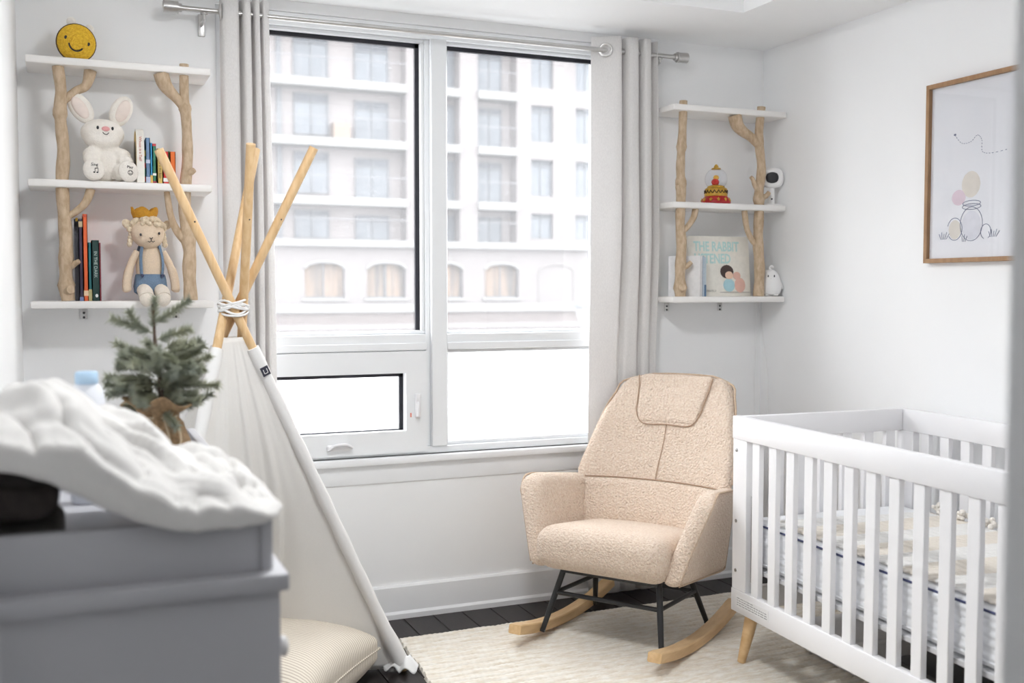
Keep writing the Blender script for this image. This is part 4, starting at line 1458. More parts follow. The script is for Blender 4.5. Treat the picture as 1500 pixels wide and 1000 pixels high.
def warp_seat(x, y, z):
    a = (y + 0.27) / 0.54
    s = x * lerp(1.0, 0.92, a)
    top = (z + 0.085) / 0.17
    zz = lerp(0.275, 0.245, a) + top * lerp(0.168, 0.135, a)
    if top > 0.5:
        zz += 0.014 * (1 - (x / 0.27) ** 2) * math.sin(PI * min(1, max(0, a * 0.9 + 0.1)))
    return (s, y + 0.225 - 0.012 * math.sin(PI * top) * (1 - a), zz)


obj('seat', rbox(B(), 0.270, 0.27, 0.085, 0.065, 12, 4, warp_seat), 'boucle', ch)


def arm_pt(side, a, t, off=0.0):
    """a 0 front..1 back, t 0 bottom..1 top, off from mid-surface outward"""
    zb_ = lerp(0.272, 0.235, a)
    zt = lerp(0.612, 0.560, a)
    if a < 0.22:
        zt -= 0.045 * (1 - a / 0.22) ** 2
    z = lerp(zb_, zt, t)
    sm = 0.278 + lerp(0.100, 0.040, a) * (max(0.0, t) ** 1.1)
    d = lerp(-0.005 + 0.085 * max(0.0, t) ** 1.3, 0.455 + 0.01 * t, a)
    sm -= 0.02 * (1 - min(1, a / 0.2)) * (1 - t) * 0.3
    return (side * (sm + off), d, z)


for side in (-1, 1):
    def warp_arm(x, y, z, side=side):
        return arm_pt(side, (y + 0.235) / 0.47, (z + 0.165) / 0.33, x)
    am = obj('armrest', rbox(B(), 0.038, 0.235, 0.165, 0.034, 10, 4, warp_arm), 'boucle', ch)
    pts = [arm_pt(side, 0.035, t, 0.030) for t in (0.05, 0.2, 0.4, 0.6, 0.8, 0.9)]
    pts += [arm_pt(side, a, 0.985, 0.030) for a in (0.10, 0.2, 0.35, 0.6, 0.85, 0.98)]
    obj('piping', tube(B(), catmull(pts, 4), 0.0042, 8), 'piping', am)
    pts = [arm_pt(side, a, 0.02, 0.028) for a in (0.05, 0.3, 0.6, 0.95)] + [arm_pt(side, 0.985, t, 0.03) for t in (0.1, 0.4, 0.7)]
    obj('piping', tube(B(), catmull(pts, 4), 0.0036, 8), 'piping', am)
# seams on the back
bm = B()
pts = []
for i in range(13):
    t = i / 12
    if i < 5:
        zz = lerp(0.965, 0.82, i / 4)
        s = -lerp(0.166, 0.142, i / 4)
    elif i > 7:
        zz = lerp(0.82, 0.965, (i - 8) / 4)
        s = lerp(0.142, 0.166, (i - 8) / 4)
    else:
        zz, s = 0.773, (i - 6) * 0.105
    pts.append((s, backfront(s, zz) - 0.002, zz))
tube(bm, catmull(pts, 4), 0.0026, 6)
tube(bm, [(0.0, backfront(0, z) - 0.0002, z) for z in [0.555 + 0.215 * i / 12 for i in range(13)]], 0.0028, 6)
tube(bm, [(s, backfront(s, 0.558) - 0.002, 0.558) for s in [-0.29 + 0.58 * i / 16 for i in range(17)]], 0.0026, 6)
obj('seam', bm, flat('seam_brown', (0.42, 0.29, 0.20), 0.9), ch)
pts = []
for i in range(9):
    zz = lerp(0.575, 0.935, i / 8)
    pts.append((-backw(zz) - 0.002, backfront(-backw(zz), zz) + 0.045, zz))
top = [(s, backfront(s, 0.967) + 0.070, 0.968 - 0.010 * (abs(s) / 0.18) ** 3) for s in [-0.15 + 0.30 * i / 8 for i in range(9)]]
pr_ = [(-p[0], p[1], p[2]) for p in pts[::-1]]
obj('piping', tube(B(), catmull(pts + top + pr_, 3), 0.0042, 8), 'piping', ch)
# steel frame
def rz_(d):
    return (d - 0.25) ** 2 / (2 * 1.6)


LEGS = {}
for side in (-1, 1):
    for nm, (s0, d0, z0_), (s1, d1, z1_) in (('front', (0.195, 0.085, 0.275), (0.247, -0.005, 0.026)), ('rear', (0.195, 0.335, 0.262), (0.247, 0.430, 0.022))):
        a, b = Vector((side * s0, d0, z0_)), Vector((side * s1, d1, z1_))
        LEGS[(side, nm)] = (a, b)
        obj('leg', tube(B(), [a, lerp(a, b, 0.5), b], [0.0115, 0.0115, 0.0095], 12), 'black', ch)


def mid(side, nm, t):
    a, b = LEGS[(side, nm)]
    return lerp(a, b, t)


for nm in ('front', 'rear'):
    obj('crossbar', tube(B(), [mid(-1, nm, 0.42), mid(1, nm, 0.42)], 0.0085, 10), 'black', ch)
for side in (-1, 1):
    obj('side_rail', tube(B(), [mid(side, 'front', 0.42), mid(side, 'rear', 0.42)], 0.0085, 10), 'black', ch)
bm = box(B(), -0.20, 0.20, 0.06, 0.36, 0.246, 0.270, 0.004)
obj('seat_frame', bm, 'black', ch)
for side in (-1, 1):
    bm = B()
    n = 28
    hw = 0.026
    sc = side * 0.283
    prev = None
    prof = []
    for i in range(n + 1):
        d = lerp(-0.148, 0.630, i / n)
        th = 0.038
        zl = rz_(d)
        t_ = math.atan2((d - 0.25), 1.6)
        if i == 0 or i == n:
            th *= 0.9
        prof.append((d, zl, th, t_))
    rings = []
    for i, (d, zl, th, t_) in enumerate(prof):
        nx, nz = -math.sin(t_), math.cos(t_)
        c = 0.004
        e0, e1 = (d, zl), (d + nx * th, zl + nz * th)
        ring = []
        for (s_, f) in ((-hw + c, 0), (hw - c, 0), (hw, c / th), (hw, 1 - c / th), (hw - c, 1), (-hw + c, 1), (-hw, 1 - c / th), (-hw, c / th)):
            ring.append(bm.verts.new((sc + s_, lerp(e0[0], e1[0], f), lerp(e0[1], e1[1], f))))
        rings.append(ring)
    for i in range(n):
        for k in range(8):
            bm.faces.new((rings[i][k], rings[i][(k + 1) % 8], rings[i + 1][(k + 1) % 8], rings[i + 1][k]))
    bm.faces.new(rings[0])
    bm.faces.new(rings[-1][::-1])
    rk = obj('rocker', bm, 'beech', ch)
    for nm in ('front', 'rear'):
        p = mid(side, nm, 0.99)
        obj('bolt', ell(B(), (p.x - side * 0.010, p.y, p.z + 0.004), (0.003, 0.006, 0.006), 10, 6), 'black', rk)

# ================================================================== CRIB
cr = thing('crib', 'white slatted baby crib on tapered wooden legs at right', 'crib', (2.145, 3.09, 0.0), R(-3))
CW, CL, CT, CB = 0.74, 1.36, 0.888, 0.198
RH = 0.080


def rail(name, x0, x1, y0, y1, z0, z1):
    return obj(name, box(B(), x0, x1, y0, y1, z0, z1, 0.003), 'white', cr)


for (x0, x1) in ((0, 0.030), (CW - 0.030, CW)):
    rail('top_rail', x0, x1, -CL, 0, CT - RH, CT)
    rail('bottom_rail', x0, x1, -CL, 0, CB, CB + RH)
for (y0, y1) in ((-0.032, -0.002), (-CL + 0.002, -CL + 0.032)):
    rail('top_rail', 0.0305, CW - 0.0305, y0, y1, CT - RH, CT - 0.001)
    rail('bottom_rail', 0.0305, CW - 0.0305, y0, y1, CB, CB + RH)
post_me = None
for x0 in (0.002, CW - 0.032):
    for y0 in (-0.088, -CL + 0.002):
        p = obj('corner_post', box(B(), x0, x0 + 0.03, y0, y0 + 0.086, CB + RH, CT - RH, 0.002, 1), 'white', cr)
        for zz in (0.345, 0.52, 0.77):
            for xs in ((-1 if x0 < 0.1 else 1),):
                bm = lathe(B(), [(0.0065, 0), (0.0065, 0.002), (0.003, 0.003)], 10)
                obj('bolt', bm, 'bolt', p, loc=(x0 + (0 if xs < 0 else 0.03), y0 + 0.062, zz), rot=(0, R(90) * xs, 0))
slat_bm = box(B(), -0.010, 0.010, -0.021, 0.021, CB + RH - 0.002, CT - RH + 0.002, 0.002, 1)
s0 = obj('slat', slat_bm, 'white', cr)
slat_me = s0.data
first = True
for x in (0.015, CW - 0.015):
    for i in range(12):
        o = s0 if first else bpy.data.objects.new('slat', slat_me)
        if not first:
            COL.objects.link(o)
            o.parent = cr
        first = False
        o.location = (x, -0.140 - 0.0985 * i, 0)
for y in (-0.017, -CL + 0.017):
    for i in range(7):
        o = bpy.data.objects.new('slat', slat_me)
        COL.objects.link(o)
        o.parent = cr
        o.location = (0.08 + 0.0965 * i, y, 0)
        o.rotation_euler = (0, 0, R(90))
for sx, x in ((-1, 0.055), (1, CW - 0.055)):
    for sy, y in ((1, -0.055), (-1, -CL + 0.055)):
        bm = tube(B(), [(x, y, CB + 0.001), (x + sx * 0.012, y + sy * 0.008, 0.12), (x + sx * 0.030, y + sy * 0.022, 0.0155)], [0.024, 0.021, 0.0145], 18)
        obj('leg', bm, 'beech', cr)
obj('mattress_frame', box(B(), 0.034, CW - 0.034, -CL + 0.036, -0.036, 0.350, 0.366, 0.002, 1), 'label_grey', cr)
lab = obj('warning_label', box(B(), -0.0008, 0.001, -0.235, -0.035, CB + 0.022, CB + 0.060), flat('label_white', (0.80, 0.80, 0.80)), cr, smooth=False)
bm = B()
rr = random.Random(2)
for row in range(4):
    y = -0.042
    while y > -0.225:
        ln = rr.uniform(0.006, 0.018)
        if not (row == 0 and y < -0.13):
            box(bm, -0.0012, -0.0008, max(y - ln, -0.23), y, CB + 0.052 - row * 0.008, CB + 0.055 - row * 0.008)
        y -= ln + 0.004
obj('label_print', bm, flat('print_grey', (0.30, 0.30, 0.31)), lab, smooth=False)
bm = B()
box(bm, 0.012, 0.02, -0.115, -0.104, 0.32, 0.62, 0.001)
obj('height_bracket', bm, 'bolt', cr)

# mattress
MT = 0.535
mt = thing('crib_mattress', 'white quilted crib mattress with navy piping inside the crib', 'mattress', (2.145, 3.09, 0.366), R(-3))


def warp_mat(x, y, z):
    dz = 0.0
    f = 1.0
    side = max(abs(x) / 0.33, abs(y) / 0.640)
    if side > 0.95 and abs(z) < 0.078:
        k = 0.0030 * math.sin(z * 150 + 2 * noise.noise(Vector((x * 3, y * 3, 0)))) + 0.007 * noise.noise(Vector((x * 5, y * 5, z * 42)))
        if abs(x) > 0.31:
            x += math.copysign(k, x)
        else:
            y += math.copysign(k, y)
    if z > 0.06:
        dz = 0.003 * noise.noise(Vector((x * 12, y * 12, 0)))
    return (x, y, z + dz)


obj('cover', rbox(B(), 0.325, 0.635, 0.0835, 0.025, 28, 3, warp_mat, c=(CW / 2, -CL / 2, 0.0850)), 'mattress', mt)
for zz in (0.022, 0.152):
    pts = []
    hx, hy, rc = 0.327, 0.637, 0.03
    for cxs, cys, a0 in ((1, 1, 0), (-1, 1, PI / 2), (-1, -1, PI), (1, -1, 1.5 * PI)):
        for k in range(5):
            a = a0 + PI / 2 * k / 4
            pts.append((CW / 2 + cxs * (hx - rc) + rc * math.cos(a), -CL / 2 + cys * (hy - rc) + rc * math.sin(a), zz))
    obj('piping', tube(B(), pts, 0.0035, 6, closed=True), 'navy' if zz > 0.1 else 'mattress', mt)

# blanket on the mattress with stripes woven in
bl = thing('crib_blanket', 'cream and white striped knitted blanket with pompoms on the crib mattress', 'blanket', (2.145, 3.09, 0.366), R(-3))
M['knit'] = None
m_, nt_, p_, N_, L_ = nmat('knit_stripes')
p_.inputs['Roughness'].default_value = 0.95
p_.inputs['Specular IOR Level'].default_value = 0.1
tc = N_.new('ShaderNodeTexCoord')
wv = N_.new('ShaderNodeTexWave')
wv.bands_direction = 'Y'
wv.inputs['Scale'].default_value = 1.25
L_.new(tc.outputs['Object'], wv.inputs['Vector'])
rp = N_.new('ShaderNodeValToRGB')
rp.color_ramp.elements[0].position = 0.42
rp.color_ramp.elements[1].position = 0.50
rp.color_ramp.elements[0].color = (0.82, 0.81, 0.79, 1)
rp.color_ramp.elements[1].color = (0.78, 0.725, 0.65, 1)
L_.new(wv.outputs['Fac'], rp.inputs['Fac'])
L_.new(rp.outputs[0], p_.inputs['Base Color'])
w2 = N_.new('ShaderNodeTexWave')
w2.bands_direction = 'DIAGONAL'
w2.inputs['Scale'].default_value = 22
w2.inputs['Distortion'].default_value = 1.0
L_.new(tc.outputs['Object'], w2.inputs['Vector'])
bu = N_.new('ShaderNodeBump')
bu.inputs['Strength'].default_value = 0.7
bu.inputs['Distance'].default_value = 0.004
L_.new(w2.outputs['Fac'], bu.inputs['Height'])
L_.new(bu.outputs[0], p_.inputs['Normal'])
M['knit'] = m_


def knit_fn(u, v):
    x = lerp(0.05, CW - 0.09, u)
    y = lerp(-0.19 - 0.05 * u, -CL + 0.06, v)
    z = 0.179 + 0.004 * noise.noise(Vector((x * 9, y * 9, 1))) + 0.003 * math.sin(y * 260) * 0.35
    if u < 0.02:
        z -= 0.004
    return (x, y, z)


obj('blanket_cloth', sheet(B(), 40, 170, knit_fn), 'knit', bl, mods=[('SOLIDIFY', dict(thickness=0.009, offset=-1.0 if False else 0))])
rr = random.Random(11)
for i in range(9):
    y = -0.28 - 0.115 * i
    bm = B()
    for k in range(14):
        ell(bm, (CW - 0.078 + rr.uniform(-0.018, 0.018), y + rr.uniform(-0.02, 0.02), 0.200 + rr.uniform(-0.012, 0.012)), rr.uniform(0.007, 0.011), 8, 6)
    obj('pompom', bm, flat('pompom_tan', (0.66, 0.47, 0.30)) if i in (5, 6) else 'plushwhite', bl)

# things under the crib
bi = thing('storage_bin', 'low white plastic storage bin on the rug under crib', 'bin', (2.60, 2.92, 0.0158), R(-3))
bm = B()
box(bm, -0.15, 0.15, -0.14, -0.13, 0, 0.10, 0.003)
box(bm, -0.15, 0.15, 0.13, 0.14, 0, 0.10, 0.003)
box(bm, -0.15, -0.14, -0.14, 0.14, 0, 0.10, 0.003)
box(bm, 0.14, 0.15, -0.14, 0.14, 0, 0.10, 0.003)
box(bm, -0.15, 0.15, -0.14, 0.14, 0, 0.006)
obj('tub', bm, 'plastic_bin', bi)
obj('lid', box(B(), -0.157, 0.157, -0.147, 0.147, 0.100, 0.118, 0.006), 'plastic_bin', bi)
obj('wire_handle', tube(B(), catmull([(-0.05, -0.143, 0.02), (-0.05, -0.175, 0.03), (0.02, -0.175, 0.045), (0.02, -0.143, 0.02)], 6), 0.003, 6), 'camwhite', bi)
bx_ = thing('storage_box', 'black storage box on the rug under the crib', 'box', (2.62, 2.42, 0.0158), R(-3))
obj('tub', box(B(), -0.17, 0.17, -0.20, 0.20, 0, 0.10, 0.006), 'black', bx_)
obj('lid', box(B(), -0.175, 0.175, -0.205, 0.205, 0.100, 0.116, 0.004), 'black', bx_)

# ================================================================== PLAY TENT
tp = thing('play_tent', 'white canvas teepee play tent with pine poles left of window', 'tent', (0.50, 3.45, 0.0))
OT = Vector((0.50, 3.45, 0.0))
TIE = Vector((0.482, 3.42, 1.275)) - OT
feet = {'R': Vector((1.060, 3.485, 0.0)) - OT, 'N': Vector((0.135, 2.98, 0.0)) - OT, 'L': Vector((-0.085, 3.70, 0.0)) - OT, 'F': Vector((0.51, 3.90, 0.0)) - OT}
offs = {'R': Vector((-0.004, -0.022, 0)), 'N': Vector((-0.026, 0.0, 0)), 'L': Vector((0.014, 0.018, 0)), 'F': Vector((0.030, -0.004, 0))}
topk = {'R': 0.375, 'N': 0.41, 'L': 0.395, 'F': 0.385}
poles = {}
for k in 'RNLF':
    f, c = feet[k], TIE + offs[k]
    top = c + (c - f) * topk[k]
    poles[k] = (f, c, top)
    bm = tube(B(), [f + Vector((0, 0, 0.001)), c, top], 0.0145, 16)
    pl = obj('pole', bm, 'pine', tp)
    h = lerp(c, top, 0.55)
    obj('bolt_hole', ell(B(), h + Vector((0.004, -0.0135, 0)), (0.003, 0.002, 0.003), 8, 6), 'ink', pl)
# rope lashing
bm = B()
rr = random.Random(5)
for i in range(7):
    zc = TIE.z - 0.016 + 0.005 * i
    pts = [(TIE.x + 0.045 * math.cos(a) * (1 + 0.06 * math.sin(3 * a + i)), TIE.y + 0.040 * math.sin(a), zc + 0.012 * math.sin(a * (1 + i % 2) + i * 1.3)) for a in [2 * PI * k / 24 for k in range(24)]]
    tube(bm, pts, 0.0038, 6, closed=True)
obj('rope', bm, 'canvas_sleeve', tp)


def along(k, v):
    """point on pole k: v 0 just under the tie, 1 at the foot"""
    f, c, t = poles[k]
    return lerp(c, f, lerp(0.075, 0.992, v))


bottoms = {}


def face_fn(ka, kb, sag, folds, seed):
    def fn(u, v):
        a, b = along(ka, v), along(kb, v)
        p = lerp(a, b, u)
        inw = (Vector((TIE.x, TIE.y, 0)) - Vector((p.x, p.y, 0)))
        if inw.length > 1e-5:
            inw.normalize()
        s = sag * math.sin(PI * u) * v ** 1.5
        s += folds * v * math.sin(PI * u) * (math.sin(u * 19 + seed + 2.2 * v) + 0.6 * math.sin(u * 37 + seed * 2 - 3 * v))
        p += inw * s
        p.z = max(p.z, 0.004)
        return p
    return fn


def front_fn(u, v):
    """opening face, the flap pulled inwards over the cushion"""
    a, b = along('N', v), along('R', v)
    p = lerp(a, b, u)
    inw = Vector((TIE.x + 0.05, TIE.y + 0.25, 0)) - Vector((p.x, p.y, 0))
    inw.normalize()
    pull = 0.44 * (max(0.0, math.sin(PI * u ** 1.35)) ** 0.75) * v ** 2.4
    fold = 0.030 * v ** 1.1 * math.sin(PI * u) * math.sin(26 * u ** 1.4 + 1.5 * v) + 0.010 * v * math.sin(PI * u) * math.sin(61 * u - 4 * v)
    w_ = max(0.0, 1 - u)
    fold += 0.024 * v ** 1.8 * w_ ** 0.6 * math.sin(30 * w_ ** 0.6 + 2.0 * v)
    p += inw * (pull + fold + 0.02 * math.sin(PI * u) * v)
    p.z = max(p.z, 0.006)
    return p


cv = obj('canvas', sheet(B(), 90, 60, front_fn), 'canvas', tp, mods=[('SOLIDIFY', dict(thickness=0.0015, offset=0))])
obj('canvas', sheet(B(), 40, 40, face_fn('R', 'F', 0.03, 0.004, 1)), 'canvas', tp, mods=[('SOLIDIFY', dict(thickness=0.0015, offset=0))])
obj('canvas', sheet(B(), 40, 40, face_fn('N', 'L', 0.03, 0.004, 3)), 'canvas', tp, mods=[('SOLIDIFY', dict(thickness=0.0015, offset=0))])
obj('canvas', sheet(B(), 40, 40, face_fn('F', 'L', 0.03, 0.004, 5)), 'canvas', tp, mods=[('SOLIDIFY', dict(thickness=0.0015, offset=0))])
for k in 'RNLF':
    n = 24
    pts = [along(k, 0.03 + 0.965 * i / n) for i in range(n + 1)]
    bm = tube(B(), pts, [0.0205 + (0.0015 * math.sin(i * 1.9)) + (0.008 if k == 'R' and i > n - 3 else 0) for i in range(n + 1)], 14)
    for v in bm.verts:
        v.co.z = max(v.co.z, 0.003)
    obj('pole_sleeve', bm, 'canvas_sleeve', tp)
# crumpled hem at the right foot
f = feet['R']


def hem_fn(u, v):
    a = lerp(2.6, 5.6, u)
    r = lerp(0.02, 0.066, v) * (1 + 0.18 * math.sin(11 * u))
    return (f.x + r * math.cos(a) + 0.004, f.y + r * math.sin(a) * 0.9, 0.050 * (1 - v) + 0.006 + 0.018 * v * (1 + math.sin(23 * u)) * 0.6)


obj('hem', sheet(B(), 36, 8, hem_fn), 'canvas_sleeve', tp, mods=[('SOLIDIFY', dict(thickness=0.002, offset=0))])
a, b = along('R', 0.082), along('R', 0.115)
dv = (b - a).normalized()
sd = Vector((0.80, 0.55, 0)).cross(dv).normalized()
fr = Vector((0.15, -0.99, 0.05))
fr = (fr - dv * fr.dot(dv)).normalized()
sd = dv.cross(fr)
bm = B()
mtx = Matrix((sd, fr, dv)).transposed()
box(bm, -0.013, 0.013, 0.0195, 0.0225, 0, 0.030)
bmesh.ops.transform(bm, verts=bm.verts, matrix=Matrix.Translation(a) @ mtx.to_4x4())
tl_ = obj('brand_tag', bm, flat('tag_navy', (0.03, 0.03, 0.05)), tp, smooth=False)
bm = B()
tube(bm, [(-0.006, 0.023, 0.008), (-0.006, 0.023, 0.022), (0.006, 0.023, 0.022), (0.006, 0.023, 0.008)], 0.0012, 5)
bmesh.ops.transform(bm, verts=bm.verts, matrix=Matrix.Translation(a) @ mtx.to_4x4())
obj('tag_mark', bm, 'snow', tl_)

# floor cushion half inside the tent
M['ticking'] = wave_mat('ticking_stripe', (0.50, 0.42, 0.34), (0.82, 0.76, 0.66), 26, 'Y', 0.95, 0.15, 0.05, 0.40, 0.3)
cu = thing('floor_cushion', 'cream and tan ticking striped floor cushion at the tent opening', 'cushion', (0.545, 3.39, 0.003), R(-36.9))


def warp_cush(x, y, z):
    f_ = (1 - abs(x / 0.30) ** 3.0) * (1 - abs(y / 0.30) ** 3.0)
    ed = max(abs(x), abs(y)) / 0.30
    pin = 1 - 0.07 * (1 - abs(y / 0.30) ** 2) * abs(x / 0.3) ** 4
    pin2 = 1 - 0.07 * (1 - abs(x / 0.30) ** 2) * abs(y / 0.3) ** 4
    zz = z * (0.28 + 0.85 * max(0.0, f_) ** 0.5)
    wr = 0.004 * noise.noise(Vector((x * 16, y * 16, 3))) * max(0, f_)
    return (x * pin, y * pin2, max(0.0, zz + wr + 0.098))


obj('cushion_cover', rbox(B(), 0.30, 0.30, 0.115, 0.03, 22, 3, warp_cush), 'ticking', cu)
pts = []
for (ax_, ay_), (bx2, by2) in (((1, 1), (-1, 1)), ((-1, 1), (-1, -1)), ((-1, -1), (1, -1)), ((1, -1), (1, 1))):
    for k in range(12):
        t = k / 12
        x, y = 0.298 * lerp(ax_, bx2, t), 0.298 * lerp(ay_, by2, t)
        w = warp_cush(x, y, 0)
        pts.append((w[0], w[1], 0.098))
obj('welt', tube(B(), pts, 0.004, 6, closed=True), 'ticking', cu)

# ================================================================== DRESSER
dr = thing('dresser', 'pale grey nursery dresser with white knobs in the left foreground', 'dresser', (-0.14, 1.60, 0.0))
DX, DY = 0.43, 1.15
obj('carcass', box(B(), 0.0, DX - 0.018, 0.008, DY, 0.06, 0.873, 0.003), 'dresser', dr)
obj('end_panel', box(B(), 0.0, DX, 0.0, 0.0078, 0.0, 0.8725, 0.002), 'dresser', dr)
obj('top', box(B(), -0.004, DX + 0.012, -0.014, DY + 0.01, 0.873, 0.899, 0.003), 'dresser', dr)
obj('plinth', box(B(), 0.01, DX - 0.03, 0.03, DY - 0.02, 0.0, 0.06, 0.002), 'dresser', dr)
M['knobw'] = mat('knob_white', (0.85, 0.84, 0.83), 0.3, var=0.02)
for row in range(3):
    for c_ in range(2):
        ya = 0.02 + c_ * (DY - 0.02) / 2
        yb = ya + (DY - 0.04) / 2 - 0.01
        za = 0.085 + row * 0.262
        d = obj('drawer', box(B(), DX - 0.0175, DX + 0.001, ya, yb, za, za + 0.25, 0.003), 'dresser', dr)
        for yk in ((ya + 0.07, yb - 0.07)):
            bm = lathe(B(), [(0.007, 0), (0.007, 0.010), (0.016, 0.016), (0.017, 0.022), (0.010, 0.027), (0.002, 0.028)], 16)
            obj('knob', bm, 'knobw', d, loc=(DX + 0.001, yk, za + 0.145), rot=(0, R(90), 0))

# changing tray on top
ct = thing('changing_tray', 'pale grey open changing tray on the dresser top', 'changing tray', (-0.135, 1.62, 0.899))
TW, TD, THh, tk = 0.418, 1.10, 0.085, 0.018
obj('end_wall', box(B(), tk, TW - tk, 0.004, 0.004 + tk, 0, THh - 0.002, 0.002), 'dresser', ct)
obj('end_wall', box(B(), tk, TW - tk, TD - tk, TD, 0, THh, 0.002), 'dresser', ct)
obj('side_wall', box(B(), 0, tk, 0, TD, 0, THh, 0.002), 'dresser', ct)
obj('side_wall', box(B(), TW - tk, TW, 0, TD, 0, THh, 0.002), 'dresser', ct)
obj('bottom', box(B(), tk, TW - tk, 0.004 + tk, TD - tk, 0, 0.006), 'dresser', ct)
obj('divider', box(B(), tk, TW - tk, 0.78, 0.792, 0.006, THh - 0.004, 0.002), 'dresser', ct)
obj('divider', box(B(), 0.30, 0.312, 0.792, TD - tk, 0.006, THh - 0.004, 0.002), 'dresser', ct)

# white blanket heaped on the tray
xs_ = [-0.145, -0.09, -0.04, 0.0, 0.05, 0.10, 0.15, 0.20, 0.26, 0.30]
ridge = [1.135, 1.160, 1.178, 1.172, 1.134, 1.098, 1.064, 1.044, 1.018, 1.002]
hemz = [1.085, 1.078, 1.066, 1.040, 1.010, 0.988, 0.974, 0.971, 0.975, 0.984]


def heap_fn(u, v):
    """u along x, v from the near hem over the ridge to the back"""
    x = lerp(-0.140, 0.302, u)
    zr, zh = interp(xs_, ridge, x), interp(xs_, hemz, x)
    back = 0.995
    if v < 0.5:
        t = v / 0.5
        y = 1.592 + 0.010 + 0.255 * max(0, t) ** 1.6 - 0.018 * math.sin(PI * min(1, t * 1.4)) * (1 - t)
        z = lerp(zh, zr, max(0.0, math.sin(t * PI / 2)) ** 0.85)
    else:
        t = (v - 0.5) / 0.5
        y = 1.857 + 0.30 * t
        z = lerp(back, zr, max(0.0, math.cos(t * PI / 2)) ** 0.9 if t < 1 else 0)
    q = Vector((x * 7, y * 7, z * 4))
    fold = 0.016 * math.sin(34 * x + 16 * (y - 1.6) + 3 * noise.noise(q)) * math.sin(PI * min(1, max(0, v * 1.05)))
    fold += 0.014 * noise.noise(q * 1.7) + 0.004 * noise.noise(q * 4.5 + Vector((x * 20, 0, 0)))
    cr_ = abs(noise.noise(Vector((x * 13 + y * 6, y * 9 - x * 4, 2.2))))
    fold -= 0.014 * math.exp(-(cr_ / 0.13) ** 2)
    an = math.atan2(y - 1.62, x - 0.30)
    fold += 0.0045 * math.sin(46 * an + 5 * noise.noise(q)) * math.sin(PI * min(1, max(0, v)))
    k = math.sin(PI * min(1, max(0.0, v)))
    z += fold * (0.25 + 0.75 * k)
    y -= 0.8 * fold * (1 - v) * (0.4 + v)
    if u > 0.9:
        e = (u - 0.9) / 0.1
        z = lerp(z, 0.994, e * e)
        y = lerp(y, 1.72, 0.35 * e * e)
    z = max(z, 0.986 if y > 1.618 else 0.96)
    if y > 1.6 and y < 1.62:
        y = 1.600
    return (x, y, z)


wb = obj('baby_blanket', sheet(B(), 110, 90, heap_fn), 'blanket', mods=[('SOLIDIFY', dict(thickness=0.010, offset=0)), ('SMOOTH', dict(factor=0.5, iterations=4))])
tag(wb, 'crumpled white muslin blanket heaped on the changing tray', 'blanket')
# dark folded cloths under the blanket
dc = obj('folded_cloth', rbox(B(), 0.048, 0.10, 0.026, 0.018, 8, 3, lambda x, y, z: (x + 0.004 * math.sin(40 * z), y, z + 0.005 * math.sin(30 * x + 20 * y)), c=(-0.066, 1.755, 1.024)), 'darkcloth')
tag(dc, 'dark brown folded cloth peeking out under the white blanket', 'cloth')
dc = obj('folded_cloth', rbox(B(), 0.050, 0.11, 0.036, 0.018, 8, 3, lambda x, y, z: (x, y + 0.004 * math.sin(30 * x), z + 0.003 * math.sin(26 * x)), c=(-0.062, 1.76, 0.942)), 'olive')
tag(dc, 'olive grey folded cloth lying in the tray below the dark cloth', 'cloth')

# lotion bottle
bo = thing('lotion_bottle', 'white lotion bottle with pale blue cap on the changing tray', 'bottle', (0.030, 2.245, 0.906))
bm = lathe(B(), [(0.030, 0), (0.034, 0.004), (0.034, 0.200), (0.031, 0.222), (0.024, 0.234), (0.021, 0.238)], 28)
for v in bm.verts:
    v.co.y *= 0.7
obj('bottle_body', bm, 'bottle', bo)
bm = lathe(B(), [(0.021, 0.238), (0.022, 0.240), (0.022, 0.258), (0.019, 0.262)], 24)
obj('cap', bm, 'bluecap', bo)

# miniature spruce in burlap
st = thing('potted_spruce', 'miniature spruce tree in a burlap wrapped base on the dresser', 'potted plant', (0.185, 2.50, 0.906))
bm = B()


def bag_fn(u, v):
    a = 2 * PI * u
    r = interp([0, 0.12, 0.4, 0.68, 0.78, 0.9, 1.0], [0.030, 0.050, 0.062, 0.046, 0.034, 0.050, 0.078], v)
    r *= 1 + 0.10 * math.sin(7 * a + 1) * (0.4 + v) + 0.05 * math.sin(13 * a)
    z = 0.175 * v - 0.012 * (v > 0.9) * math.sin(5 * a)
    return (r * math.cos(a), r * math.sin(a), z)


sheet(bm, 56, 16, bag_fn, closed_u=True)
bm.faces.new([v for v in bm.verts if abs(v.co.z) < 1e-6]) if False else None
obj('burlap_wrap', bm, 'burlap', st, mods=[('SOLIDIFY', dict(thickness=0.003, offset=0))])
obj('root_ball', ell(B(), (0, 0, 0.062), (0.046, 0.046, 0.058), 20, 12), 'stem', st)
bm = B()
tube(bm, [(0.037 * math.cos(a), 0.037 * math.sin(a), 0.137) for a in [2 * PI * k / 24 for k in range(24)]], 0.003, 6, closed=True)
tube(bm, catmull([(0.012, -0.037, 0.137), (0.035, -0.058, 0.115), (0.040, -0.066, 0.085), (0.028, -0.066, 0.070)], 6), 0.0022, 6)
tube(bm, catmull([(0.006, -0.038, 0.137), (0.012, -0.068, 0.110), (0.020, -0.070, 0.070), (0.030, -0.070, 0.050)], 6), 0.0022, 6)
obj('jute_bow', bm, flat('jute_string', (0.62, 0.50, 0.34)), st)
obj('trunk', tube(B(), catmull([(0, 0, 0.10), (0.004, 0, 0.2), (-0.006, 0, 0.3), (-0.010, 0, 0.392)], 5), [0.006] * 6 + [0.005] * 5 + [0.0035] * 5, 8), 'stem', st)
rr = random.Random(21)


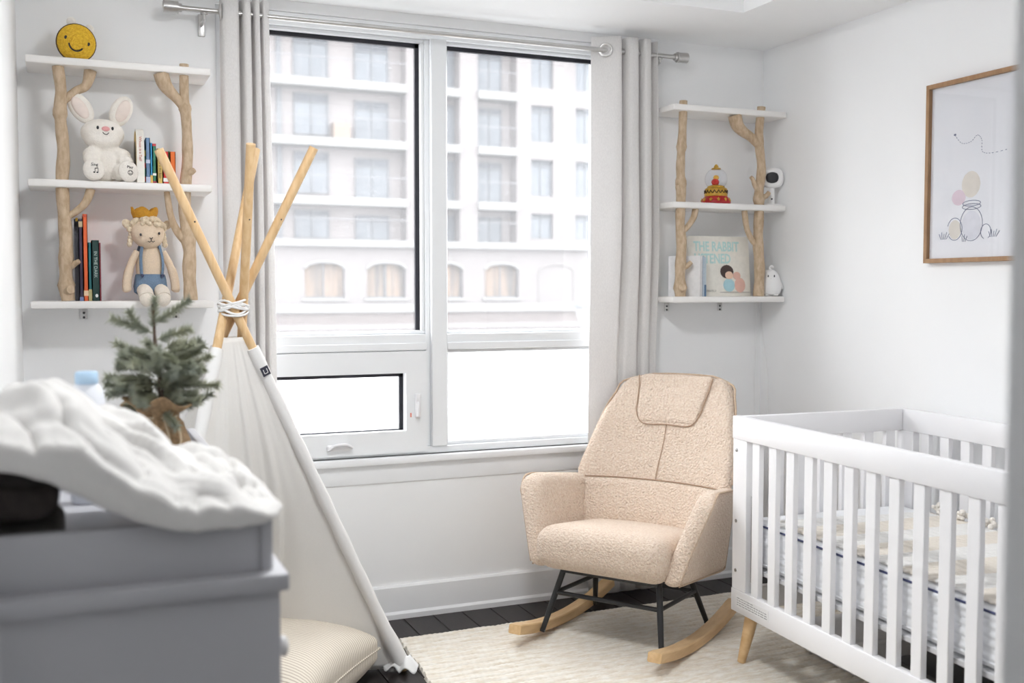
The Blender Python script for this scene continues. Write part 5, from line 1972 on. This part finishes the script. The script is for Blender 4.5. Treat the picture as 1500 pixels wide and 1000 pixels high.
def bough(base, d, ln, droop=0.0):
    bm = B()
    d = Vector(d).normalized()
    pts = [Vector(base) + d * ln * t + Vector((0, 0, droop * t * t)) for t in (0, 0.25, 0.5, 0.75, 1.0)]
    tube(bm, pts, [0.0022, 0.002, 0.0017, 0.0014, 0.001], 5)
    n = int(ln * 2600)
    for i in range(n):
        t = 0.12 + 0.9 * (i / n)
        k = min(3, int(t * 4))
        p = lerp(pts[min(k, 3)], pts[min(k + 1, 4)], min(1, t * 4 - k))
        ax = (pts[min(k + 1, 4)] - pts[min(k, 3)]).normalized()
        o = ax.orthogonal().normalized()
        q = ax.cross(o)
        a = rr.uniform(0, 2 * PI)
        nd = (ax * rr.uniform(0.5, 0.9) + o * math.cos(a) + q * math.sin(a)).normalized()
        L_n = rr.uniform(0.015, 0.023)
        sidev = nd.cross(ax).normalized() * 0.0016
        v1, v2, v3 = bm.verts.new(p - sidev), bm.verts.new(p + sidev), bm.verts.new(p + nd * L_n)
        bm.faces.new((v1, v2, v3))
        s2 = sidev.cross(nd).normalized() * 0.0013
        v1, v2, v3 = bm.verts.new(p - s2), bm.verts.new(p + s2), bm.verts.new(p + nd * L_n)
        bm.faces.new((v1, v2, v3))
    return obj('bough', bm, 'needles', st, smooth=False)


bough((-0.010, 0, 0.33), (0.05, 0, 1), 0.075)
bough((-0.010, 0, 0.345), (0.9, 0.0, 0.62), 0.095)
bough((-0.006, 0, 0.31), (0.75, -0.2, 0.25), 0.080)
bough((-0.008, 0, 0.325), (-1.0, 0.0, 0.38), 0.095)
bough((-0.04, 0, 0.335), (-0.5, -0.1, 1.0), 0.045)
for i in range(64):
    z = lerp(0.145, 0.29, (i + rr.random()) / 64)
    a = i * 2.39996 + rr.uniform(-0.25, 0.25)
    reach = interp([0.16, 0.20, 0.26, 0.29], [0.10, 0.12, 0.11, 0.075], z)
    el = rr.uniform(-0.25, 0.55)
    base = (0.015 * math.cos(a), 0.015 * math.sin(a), z)
    bough(base, (math.cos(a), 0.75 * math.sin(a), el), reach * rr.uniform(0.55, 1.0), rr.uniform(-0.02, 0.02))
